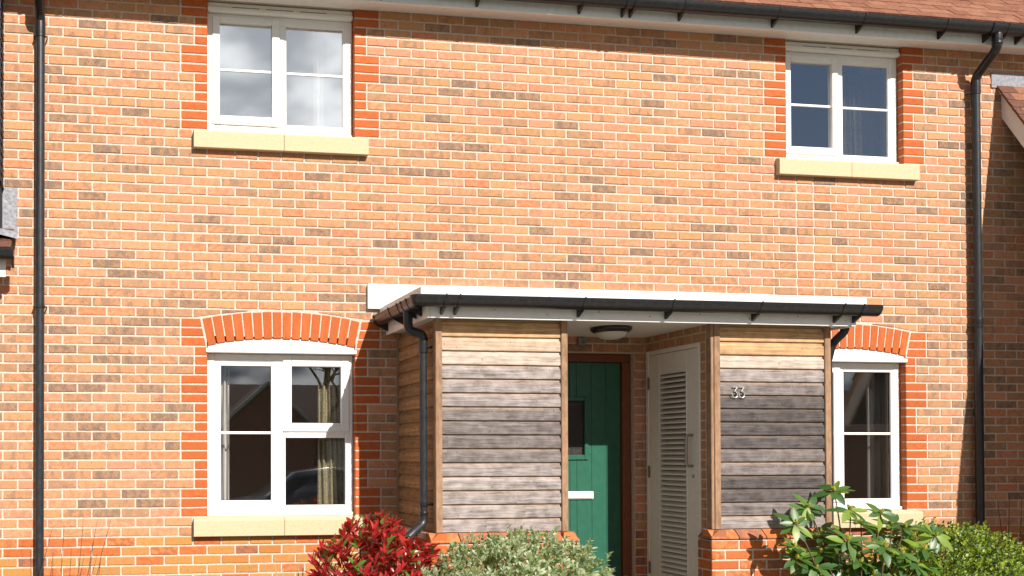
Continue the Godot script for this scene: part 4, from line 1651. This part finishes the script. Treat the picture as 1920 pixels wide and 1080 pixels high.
# ---------------------------------------------------------------- small things on the house
func digit_three(parent: Node, at: Vector3) -> void:
	var pts := [Vector3(-0.022, 0.092, 0), Vector3(0.020, 0.092, 0), Vector3(-0.004, 0.056, 0)]
	for i in 12:
		var a := deg_to_rad(80.0 - i * 25.0)
		pts.append(Vector3(0.0 + cos(a) * 0.024, 0.030 + sin(a) * 0.027, 0))
	var mb := MB.new()
	mb.tube(bend(pts, 0.003), [0.0050], 10)
	part("digit", mb, M.steel_light, parent, at)

func fittings() -> void:
	var n := thing("house_number", "metal house number 33 fixed to the grey timber cladding", "house number", Vector3(5.152, 2.042, ZT + 0.001))
	digit_three(n, Vector3(0, 0, 0))
	digit_three(n, Vector3(0.063, 0, 0))
	n.scale = Vector3.ONE * 0.9
	var l := thing("ceiling_lamp", "round black-rimmed bulkhead lamp with a glass bowl under the porch canopy", "lamp", Vector3(4.33, 2.604, 0.62))
	var mb := MB.new()
	var prof := [Vector2(0.150, 0.0), Vector2(0.157, -0.012), Vector2(0.150, -0.026), Vector2(0.128, -0.042), Vector2(0.122, -0.044)]
	lathe(mb, prof)
	part("rim", mb, M.black_pvc, l)
	mb = MB.new()
	lathe(mb, [Vector2(0.124, -0.042), Vector2(0.110, -0.062), Vector2(0.085, -0.080), Vector2(0.05, -0.092), Vector2(0.002, -0.096)])
	part("glass_bowl", mb, M.frosted, l)
	var j := thing("junction_box", "small grey square electrical box on the bricks above the front door", "junction box", Vector3(4.39, 2.533, 0.002))
	part("body", cb(Vector3(-0.035, 0, 0), Vector3(0.035, 0.064, 0.03), 0.004), M.grey_plastic, j)
	mb = MB.new()
	mb.tube([Vector3(0.01, 0.03, 0.03), Vector3(0.01, 0.03, 0.036)], [0.010, 0.008], 12)
	part("sounder", mb, M.steel_dull, j)

func lathe(mb: MB, prof: Array) -> void:
	var rows := []
	for p in prof:
		var rp := PackedVector3Array()
		for j in 33:
			var a := TAU * j / 32.0
			rp.append(Vector3(cos(a) * p.x, p.y, sin(a) * p.x))
		rows.append(rp)
	mb.grid(rows, true)

# ---------------------------------------------------------------- what the panes mirror, behind the camera
func across_the_street() -> void:
	var b := thing("facing_garage", "long low brick garage block with a brown tiled roof across the street", "garage", Vector3(0, 0, 27))
	part("wall", cb(Vector3(-12, -0.2, 0), Vector3(45, 2.6, 5.5), 0.0), M.brick_plain, b)
	var rm := MB.new()
	rm.quad(Vector3(-12.3, 2.5, -0.4), Vector3(45.3, 2.5, -0.4), Vector3(45.3, 4.3, 2.75), Vector3(-12.3, 4.3, 2.75), Vector3(0, 1, -1))
	rm.quad(Vector3(-12.3, 2.5, 5.9), Vector3(45.3, 2.5, 5.9), Vector3(45.3, 4.3, 2.75), Vector3(-12.3, 4.3, 2.75), Vector3(0, 1, 1))
	part("roof", rm, M.tile_dark, b)
	for k in 5:
		part("garage_door", cb(Vector3(-6 + k * 7, -0.15, -0.06), Vector3(-3.5 + k * 7, 2.1, -0.01), 0.0), M.cream_paint, b)
	var gb := node("front_gable", b)
	var gm := MB.new()
	gm.quad(Vector3(4.2, -0.2, -2.2), Vector3(7.4, -0.2, -2.2), Vector3(7.4, 2.5, -2.2), Vector3(4.2, 2.5, -2.2), Vector3.FORWARD)
	gm.tri(Vector3(4.2, 2.5, -2.2), Vector3(7.4, 2.5, -2.2), Vector3(5.8, 3.95, -2.2), Vector3.FORWARD)
	gm.quad(Vector3(4.2, -0.2, -2.2), Vector3(4.2, -0.2, -0.01), Vector3(4.2, 2.5, -0.01), Vector3(4.2, 2.5, -2.2), Vector3.LEFT)
	gm.quad(Vector3(7.4, -0.2, -2.2), Vector3(7.4, -0.2, -0.01), Vector3(7.4, 2.5, -0.01), Vector3(7.4, 2.5, -2.2), Vector3.RIGHT)
	part("gable_wall", gm, M.brick_plain, gb)
	for s in [-1.0, 1.0]:
		var v := MB.new()
		v.tube([Vector3(5.8, 4.02, -2.32), Vector3(5.8 + s * 1.85, 2.36, -2.32)], [0.07], 6)
		part("barge_board", v, M.white_paint, gb)
		v = MB.new()
		v.quad(Vector3(5.8, 4.05, -2.4), Vector3(5.8 + s * 1.9, 2.4, -2.4), Vector3(5.8 + s * 1.9, 2.4, 1.0), Vector3(5.8, 4.05, 1.0), Vector3(s, 1, 0))
		part("gable_roof", v, M.tile_dark, gb)
	# bare tree
	var t := thing("bare_tree", "leafless tree with fine spreading branches standing across the street", "tree", Vector3(7.2, -0.2, 22.5))
	var r := RandomNumberGenerator.new()
	r.seed = 4
	var trunk := MB.new()
	trunk.tube([Vector3(0, 0, 0), Vector3(0.05, 1.2, 0), Vector3(-0.05, 2.6, 0.05)], [0.16, 0.13, 0.10], 10)
	part("trunk", trunk, M.bark, t)
	var crown := MB.new()
	var tips := [[Vector3(-0.05, 2.6, 0.05), Vector3(0, 1, 0), 0.09, 1.2]]
	for gen in 5:
		var nxt := []
		for tip in tips:
			for k in 3:
				var d: Vector3 = (tip[1] + Vector3(r.randf_range(-0.9, 0.9), r.randf_range(-0.25, 0.5), r.randf_range(-0.9, 0.9))).normalized()
				var p1: Vector3 = tip[0] + d * tip[3]
				crown.tube([tip[0], tip[0].lerp(p1, 0.5) + Vector3(r.randf_range(-0.05, 0.05), 0.03, 0), p1], [tip[2], tip[2] * 0.8, tip[2] * 0.6], 5, false)
				nxt.append([p1, d, tip[2] * 0.6, tip[3] * 0.78])
		tips = nxt
	part("crown", crown, M.bark, t)
	parked_car()

func parked_car() -> void:
	var t := thing("parked_car", "dark blue hatchback car parked at the kerb across from the house", "car", Vector3(4.4, -0.15, 10.6))
	var prof := [Vector2(-2.0, 0.35), Vector2(-2.08, 0.55), Vector2(-2.02, 0.80), Vector2(-1.15, 0.95), Vector2(-0.45, 1.42), Vector2(0.2, 1.52), Vector2(1.0, 1.48), Vector2(1.55, 1.28), Vector2(1.95, 0.98), Vector2(2.05, 0.6), Vector2(2.0, 0.35)]
	var rows := []
	for z in [-0.80, -0.86, -0.84, -0.6, 0.0, 0.6, 0.84, 0.86, 0.80]:
		var rp := PackedVector3Array()
		var edge := absf(z) > 0.7
		for p in prof:
			var y: float = p.y
			if edge and y > 0.98:
				y = 0.98 + (y - 0.98) * (0.05 if absf(z) < 0.85 else 0.0)
			if absf(absf(z) - 0.80) < 0.001:
				y = minf(y, 0.36)
			rp.append(Vector3(p.x, y, z))
		rows.append(rp)
	var mb := MB.new()
	mb.grid(rows, false, false)
	part("body", mb, M.car_paint, t)
	for s in [-1.0, 1.0]:
		for q in [[-0.95, -0.1], [0.0, 0.9]]:
			var w := MB.new()
			w.quad(Vector3(q[0], 0.99, s * 0.83), Vector3(q[1], 0.99, s * 0.83), Vector3(q[1] - 0.02, 1.36, s * 0.66), Vector3(maxf(q[0] + 0.45, -0.5), 1.34, s * 0.66), Vector3(0, 0.4, s))
			part("side_window", w, M.car_glass, t)
	for x in [-1.25, 1.3]:
		for s in [-1.0, 1.0]:
			var wl := node("wheel", t)
			var w := MB.new()
			w.tube([Vector3(x, 0.31, s * 0.68), Vector3(x, 0.31, s * 0.88)], [0.31], 24)
			part("tyre", w, M.gasket, wl)
			w = MB.new()
			w.tube([Vector3(x, 0.31, s * 0.86), Vector3(x, 0.31, s * 0.89)], [0.2], 18)
			part("rim", w, M.steel, wl)

# ---------------------------------------------------------------- materials, sky, light
func materials() -> void:
	make_brick_atlas()
	make_wood_atlas()
	var fine := noise_tex(0.05, [], 21, 4)
	var blot := noise_tex(0.012, [], 22, 4)
	surfaced(mat("mortar", Color(1, 1, 1), 0.95, 0.2), noise_tex(0.03, [Color(0.42, 0.345, 0.28), Color(0.545, 0.46, 0.38), Color(0.62, 0.54, 0.455)], 23, 5), fine, Vector3.ONE * 2.2, 0.25)
	surfaced(mat("stone", Color(1, 1, 1), 0.9, 0.25), noise_tex(0.03, [Color(0.505, 0.415, 0.26), Color(0.535, 0.445, 0.285), Color(0.555, 0.465, 0.305)], 24, 5), fine, Vector3.ONE * 1.6, 0.12)
	surfaced(mat("upvc", Color(0.80, 0.79, 0.765), 0.35, 0.5), noise_tex(0.02, [Color(0.77, 0.755, 0.725), Color(0.81, 0.80, 0.775), Color(0.82, 0.81, 0.79)], 25, 3), null, Vector3.ONE * 1.1)
	surfaced(mat("white_paint", Color(0.78, 0.77, 0.75), 0.4, 0.5), noise_tex(0.025, [Color(0.71, 0.69, 0.66), Color(0.78, 0.77, 0.745), Color(0.79, 0.78, 0.76)], 26, 4), null, Vector3.ONE * 1.0)
	surfaced(mat("cream_paint", Color(0.62, 0.58, 0.51), 0.5, 0.4), noise_tex(0.02, [Color(0.66, 0.625, 0.575), Color(0.71, 0.675, 0.625), Color(0.72, 0.685, 0.635)], 28, 3), null, Vector3.ONE * 1.3)
	surfaced(mat("green_paint", Color(0.022, 0.155, 0.088), 0.28, 0.5), noise_tex(0.02, [Color(0.022, 0.104, 0.066), Color(0.026, 0.116, 0.075), Color(0.030, 0.126, 0.083)], 29, 4), null, Vector3.ONE * 1.2)
	surfaced(mat("mahogany", Color(0.16, 0.045, 0.015), 0.45, 0.5), noise_tex(0.03, [Color(0.10, 0.028, 0.010), Color(0.17, 0.048, 0.016), Color(0.21, 0.066, 0.022)], 30, 4), fine, Vector3(6, 0.6, 6), 0.05)
	surfaced(mat("ply", Color(0.36, 0.25, 0.14), 0.9, 0.2), null, null, Vector3.ONE)
	surfaced(mat("black_pvc", Color(0.012, 0.012, 0.013), 0.32, 0.5), noise_tex(0.03, [Color(0.009, 0.009, 0.010), Color(0.014, 0.014, 0.015), Color(0.022, 0.022, 0.022)], 31, 4), null, Vector3.ONE * 1.5)
	surfaced(mat("dark_pvc", Color(0.02, 0.021, 0.024), 0.38, 0.5), noise_tex(0.025, [Color(0.012, 0.0135, 0.016), Color(0.019, 0.021, 0.024), Color(0.034, 0.035, 0.038)], 32, 5), fine, Vector3(2.5, 1.0, 2.5), 0.02)
	mat("gasket", Color(0.012, 0.012, 0.012), 0.7, 0.3)
	mat("steel", Color(0.36, 0.345, 0.32), 0.3, 0.5, 1.0)
	mat("steel_light", Color(0.80, 0.80, 0.79), 0.25, 0.5, 0.85)
	mat("steel_dull", Color(0.20, 0.18, 0.155), 0.5, 0.5, 0.8)
	mat("grey_plastic", Color(0.22, 0.21, 0.20), 0.6, 0.4)
	surfaced(mat("lead", Color(0.36, 0.37, 0.40), 0.55, 0.5, 0.3), noise_tex(0.03, [Color(0.17, 0.175, 0.195), Color(0.235, 0.24, 0.265), Color(0.31, 0.315, 0.34)], 33, 5), blot, Vector3.ONE * 2.0, 0.2)
	for q in [["tile", Color(0.215, 0.095, 0.056)], ["tile2", Color(0.24, 0.112, 0.068)], ["tile3", Color(0.185, 0.078, 0.046)], ["tile_dark", Color(0.13, 0.062, 0.042)]]:
		var c: Color = q[1]
		surfaced(mat(q[0], c, 0.85, 0.3), noise_tex(0.035, [Color(c.r * 0.62, c.g * 0.58, c.b * 0.58), c, Color(c.r * 1.22, c.g * 1.25, c.b * 1.28)], 34 + q[0].length(), 5), fine, Vector3.ONE * 1.7, 0.3)
	surfaced(mat("roof_felt", Color(0.05, 0.045, 0.04), 0.95, 0.2), null, fine, Vector3.ONE * 3.0, 0.1)
	surfaced(mat("brick_plain", Color(0.34, 0.14, 0.075), 0.9, 0.3), noise_tex(0.02, [Color(0.20, 0.09, 0.055), Color(0.34, 0.14, 0.075), Color(0.40, 0.19, 0.10)], 41, 5), null, Vector3.ONE * 1.0)
	surfaced(mat("black_board", Color(0.008, 0.008, 0.012), 0.6, 0.4), null, fine, Vector3(0.6, 5, 0.6), 0.05)
	mat("plaster", Color(0.42, 0.40, 0.36), 0.9, 0.2)
	var g := mat("glass", Color(0.02, 0.025, 0.03), 0.0, 0.5)
	g.transparency = BaseMaterial3D.TRANSPARENCY_ALPHA
	g.albedo_color.a = 0.03
	var cg := ORMMaterial3D.new()
	cg.resource_name = "coated_glass"
	cg.albedo_color = Color(0.93, 0.95, 0.97, 0.62)
	cg.transparency = BaseMaterial3D.TRANSPARENCY_ALPHA
	cg.orm_texture = flat_orm()
	M["coated_glass"] = cg
	var cl := cg.duplicate()
	cl.resource_name = "clear_glass"
	cl.albedo_color = Color(0.93, 0.95, 0.97, 0.13)
	M["clear_glass"] = cl
	var og := mat("obscure_glass", Color(0.05, 0.045, 0.042), 0.22, 0.5)
	og.heightmap_enabled = true
	og.uv1_triplanar = true
	og.uv1_scale = Vector3(8, 1.2, 8)
	og.heightmap_texture = fine
	og.heightmap_scale = 0.6
	var fg := mat("frosted", Color(0.62, 0.60, 0.56), 0.25, 0.5)
	fg.uv1_triplanar = true
	fg.uv1_scale = Vector3.ONE * 12.0
	fg.heightmap_enabled = true
	fg.heightmap_texture = fine
	fg.heightmap_scale = 0.3
	for q in [["net", Color(0.66, 0.65, 0.62)], ["grey_cloth", Color(0.26, 0.255, 0.24)]]:
		var m := mat(q[0], q[1], 0.9, 0.2)
		m.backlight_enabled = true
		m.backlight = Color(0.4, 0.4, 0.4)
	var fl := mat("floral", Color(1, 1, 1), 0.9, 0.2)
	fl.albedo_texture = noise_tex(0.09, [Color(0.10, 0.07, 0.035), Color(0.32, 0.27, 0.17), Color(0.42, 0.37, 0.25), Color(0.10, 0.12, 0.05), Color(0.24, 0.04, 0.03)], 51, 3, 256)
	# leaves: waxy, light passes through
	for q in [["rhodo", Color(0.035, 0.085, 0.018), 0.42], ["rhodo2", Color(0.06, 0.125, 0.020), 0.45], ["rhodo3", Color(0.15, 0.23, 0.030), 0.42], ["bud", Color(0.42, 0.36, 0.05), 0.5], ["red_leaf", Color(0.36, 0.020, 0.022), 0.28], ["red_leaf2", Color(0.22, 0.014, 0.016), 0.30], ["red_leaf3", Color(0.44, 0.06, 0.05), 0.30], ["green_leaf", Color(0.07, 0.15, 0.02), 0.35], ["silver_leaf", Color(0.27, 0.32, 0.18), 0.5], ["silver_leaf2", Color(0.42, 0.46, 0.32), 0.5], ["silver_leaf3", Color(0.13, 0.17, 0.055), 0.5], ["hedge", Color(0.17, 0.25, 0.026), 0.42], ["hedge2", Color(0.30, 0.37, 0.05), 0.42], ["hedge3", Color(0.035, 0.065, 0.010), 0.5]]:
		var m := mat(q[0], q[1], q[2], 0.5)
		var c: Color = q[1]
		m.backlight_enabled = true
		m.backlight = Color(minf(c.r * 1.5, 0.5), minf(c.g * 1.6, 0.55), c.b).linear_to_srgb()
	surfaced(mat("bark", Color(0.10, 0.065, 0.04), 0.9, 0.2), noise_tex(0.05, [Color(0.06, 0.04, 0.025), Color(0.12, 0.08, 0.05), Color(0.17, 0.12, 0.08)], 55, 4, 256), null, Vector3(8, 2, 8))
	mat("twig", Color(0.10, 0.045, 0.03), 0.7, 0.3)
	mat("pale_twig", Color(0.38, 0.32, 0.20), 0.8, 0.3)
	var cp := mat("car_paint", Color(0.02, 0.03, 0.06), 0.3, 0.5, 0.3)
	cp.clearcoat_enabled = true
	cp.clearcoat = 1.0
	cp.clearcoat_roughness = 0.05
	mat("car_glass", Color(0.01, 0.012, 0.014), 0.05, 0.5)
	surfaced(mat("paving", Color(1, 1, 1), 0.9, 0.2), noise_tex(0.03, [Color(0.26, 0.24, 0.205), Color(0.33, 0.305, 0.265), Color(0.38, 0.355, 0.315)], 61, 5), fine, Vector3.ONE * 0.7, 0.3)
	surfaced(mat("asphalt", Color(1, 1, 1), 0.95, 0.2), noise_tex(0.08, [Color(0.035, 0.035, 0.036), Color(0.055, 0.054, 0.053), Color(0.085, 0.083, 0.08)], 62, 4), fine, Vector3.ONE * 0.8, 0.4)
	surfaced(mat("soil", Color(1, 1, 1), 0.95, 0.2), noise_tex(0.05, [Color(0.06, 0.04, 0.025), Color(0.11, 0.075, 0.05), Color(0.17, 0.12, 0.08)], 63, 5), fine, Vector3.ONE * 1.2, 1.0)
	surfaced(mat("lawn", Color(1, 1, 1), 0.95, 0.2), noise_tex(0.05, [Color(0.05, 0.09, 0.02), Color(0.09, 0.14, 0.03), Color(0.14, 0.18, 0.05)], 64, 5), fine, Vector3.ONE * 0.9, 0.6)

func flat_orm() -> ImageTexture:
	# red unused, green = roughness, blue = metallic
	var im := Image.create(4, 4, false, Image.FORMAT_RGB8)
	im.fill(Color(1, 0.0, 1.0))
	return ImageTexture.create_from_image(im)

func sky_panorama() -> ImageTexture:
	var W := 2048
	var H := 1024
	var f := FastNoiseLite.new()
	f.seed = 94
	f.frequency = 0.8
	f.fractal_octaves = 6
	var d2 := FastNoiseLite.new()
	d2.seed = 40
	d2.frequency = 3.2
	d2.fractal_octaves = 5
	var im := Image.create(W, H, false, Image.FORMAT_RGBF)
	im.fill(Color(0.24, 0.22, 0.19))
	for y in H / 2:
		var up := (0.5 - (y + 0.5) / H) * PI
		for x in W:
			var ar := TAU * (x + 0.5) / W - PI / 2
			var dir := Vector3(cos(ar) * cos(up), maxf(sin(up), 0.0), sin(ar) * cos(up))
			var h := pow(1.0 - dir.y, 3.0)
			var c := Vector3(0.22, 0.37, 0.68).lerp(Vector3(0.75, 0.88, 1.05), h)
			var p := Vector3(dir.x, 0, dir.z) / (dir.y + 0.22)
			var n := f.get_noise_2d(p.x * 1.2, p.z * 1.2) * 0.5 + 0.5
			var body := d2.get_noise_2d(p.x * 1.2 + 3.0, p.z * 1.2) * 0.5 + 0.5
			var cover := smoothstep(0.46, 0.64, n + (body - 0.5) * 0.2)
			var cl := Vector3(2.0, 2.05, 2.15).lerp(Vector3(4.8, 4.75, 4.65), smoothstep(0.25, 0.75, body))
			c = c.lerp(cl, cover)
			im.set_pixel(x, y, Color(c.x, c.y, c.z))
	return ImageTexture.create_from_image(im)

func _ready() -> void:
	rng.seed = 2024
	cluster.seed = 6
	cluster.frequency = 0.05
	# camera: level view with a shifted lens
	var cam := Camera3D.new()
	cam.name = "camera"
	add_child(cam)
	cam.projection = Camera3D.PROJECTION_FRUSTUM
	cam.near = 0.05
	cam.far = 400.0
	var fpx := 1859.3
	cam.size = 1080.0 / fpx * cam.near
	cam.frustum_offset = Vector2((960.0 - 482.4) / fpx, (825.9 - 540.0) / fpx) * cam.near
	cam.position = Vector3(0.445, 1.622, 7.821)
	cam.basis = Basis.from_euler(Vector3(deg_to_rad(0.78), deg_to_rad(-8.68), deg_to_rad(-0.05)), EULER_ORDER_YXZ)
	cam.current = true
	# sky and exposure
	var we := WorldEnvironment.new()
	we.name = "world_environment"
	var env := Environment.new()
	env.background_mode = Environment.BG_SKY
	var sky := Sky.new()
	var sm := PanoramaSkyMaterial.new()
	sm.panorama = sky_panorama()
	sky.sky_material = sm
	env.sky = sky
	env.background_energy_multiplier = 0.21
	env.tonemap_mode = Environment.TONE_MAPPER_LINEAR
	env.tonemap_exposure = 1.55
	env.sdfgi_enabled = true
	env.ssao_enabled = true
	env.ssil_enabled = true
	we.environment = env
	add_child(we)
	# sun: high over the viewer's shoulder, a little to the side
	var sun := DirectionalLight3D.new()
	sun.name = "sun"
	sun.light_energy = 1.6
	sun.light_color = Color(1.0, 0.965, 0.93)
	sun.light_angular_distance = 0.5
	sun.shadow_enabled = true
	add_child(sun)
	sun.look_at_from_position(Vector3(0.28, 0.785, 1.0) * 20.0, Vector3.ZERO)
	materials()
	# setting
	var gr := part("ground", cb(Vector3(-150, -0.6, -150), Vector3(150, -0.21, 150), 0.0), M.lawn, self)
	tag(gr, "", "", "", "structure")
	var pv := part("path", cb(Vector3(-12, -0.2, 2.3), Vector3(20, -0.02, 7.2), 0.0), M.paving, self)
	tag(pv, "", "", "", "structure")
	var bed := part("flower_bed", cb(Vector3(-12, -0.2, 0.0), Vector3(20, 0.0, 2.299), 0.0), M.soil, self)
	tag(bed, "", "", "", "structure")
	var rd := part("road", cb(Vector3(-60, -0.2, 7.5), Vector3(80, -0.155, 14.5), 0.0), M.asphalt, self)
	tag(rd, "", "", "", "structure")
	# the house
	var house := thing("terraced_house", "two-storey orange brick terraced house with white windows and a timber-clad entrance porch", "house")
	build_wall(house)
	build_surround(house, WL0, WL1, false)
	build_surround(house, WR0, WR1, false)
	build_surround(house, WL0, WL1, true)
	build_surround(house, WR0, WR1, true)
	build_arch(house, WL0, WL1)
	build_arch(house, WR0, WR1)
	var w := build_window(house, WL0, WL1, 4.2, 5.166, [[1.346, 4.344, 1.772, 5.095, [1.285, 4.272, 1.836, 5.145], 4.72], [1.892, 4.296, 2.362, 5.098, null, 4.718]], [[1.80, 1.872]], [])
	build_vent(w, WL0, WL1)
	w = build_window(house, WR0, WR1, 4.2, 5.166, [[6.405, 4.328, 6.81, 5.080, [6.345, 4.26, 6.868, 5.142], 4.703], [6.923, 4.278, 7.375, 5.085, null, 4.70]], [[6.835, 6.903]], [])
	build_vent(w, WR0, WR1)
	w = build_window(house, WL0, WL1, 1.125, 2.427, [[1.356, 1.249, 1.764, 2.33, null, 1.792], [1.93, 1.872, 2.339, 2.33, [1.858, 1.801, 2.409, 2.396], 0.0], [1.882, 1.208, 2.376, 1.752, null, 0.0]], [[1.785, 1.861]], [[1.8615, 2.3785, 1.773, 1.806]])
	build_head(w, WL0, WL1)
	w = build_window(house, WR0, WR1, 1.125, 2.427, [[6.42, 1.247, 6.797, 2.335, [6.345, 1.19, 6.862, 2.395], 1.798], [6.908, 1.221, 7.375, 2.345, null, 1.798]], [[6.83, 6.888]], [])
	build_head(w, WR0, WR1)
	build_sill(house, 1.128, 2.546, 4.199, 0.156)
	build_sill(house, 6.208, 7.572, 4.199, 0.156)
	build_sill(house, 1.128, 2.546, 1.124, 0.152)
	build_sill(house, 6.208, 7.572, 1.124, 0.152)
	build_room(house, 0.6, 3.1, 3.6, 5.6)
	build_room(house, 5.7, 8.1, 3.6, 5.6)
	build_room(house, 0.6, 3.1, 0.2, 2.7)
	build_room(house, 5.7, 8.1, 0.2, 2.7)
	build_eaves(house)
	build_roof(house)
	build_plinth(house, 2.735, 3.868, ZP)
	build_plinth(house, 4.915, 6.02, ZP, 0.83, 0.12)
	build_screen(house, 2.795, 3.808, ZT, [6, 6, 5, 4, 7, 8, 10, 9, 8, 7, 5, 4, 3, 2, 0], true)
	build_side_wall(house)
	build_screen(house, 4.982, 5.960, ZT, [7, 11, 12, 13, 8, 10, 12, 15, 13, 12, 8, 5, 3, 1, 0], false)
	build_canopy(house)
	build_doors(house)
	fittings()
	neighbour_dark()
	neighbour_gable()
	# curtains behind the panes
	curtain("narrow plain cream curtain behind the tall fixed pane of the arched casement", 1.37, 1.45, 1.0, 2.45, -0.24, M.net)
	curtain("floral curtain hanging behind the small top-opening casement", 2.18, 2.40, 1.0, 2.45, -0.26, M.floral, 0.6)
	curtain("plain pale curtain beside the floral one behind the arched casement", 2.30, 2.50, 1.0, 2.45, -0.36, M.net)
	curtain("grey curtain drawn half across the arched window next to the porch", 7.28, 7.62, 0.9, 2.45, -0.26, M.grey_cloth)
	curtain("patterned curtain behind the upper window beside the gutter downpipe", 7.02, 7.30, 4.0, 5.3, -0.26, M.floral, 0.5)
	curtain("plain net behind the upper window beside the gutter downpipe", 7.25, 7.60, 4.0, 5.3, -0.38, M.net)
	curtain("white curtain behind the upper window that mirrors clouds", 2.14, 2.24, 4.0, 5.25, -0.22, M.net)
	planting()
	across_the_street()
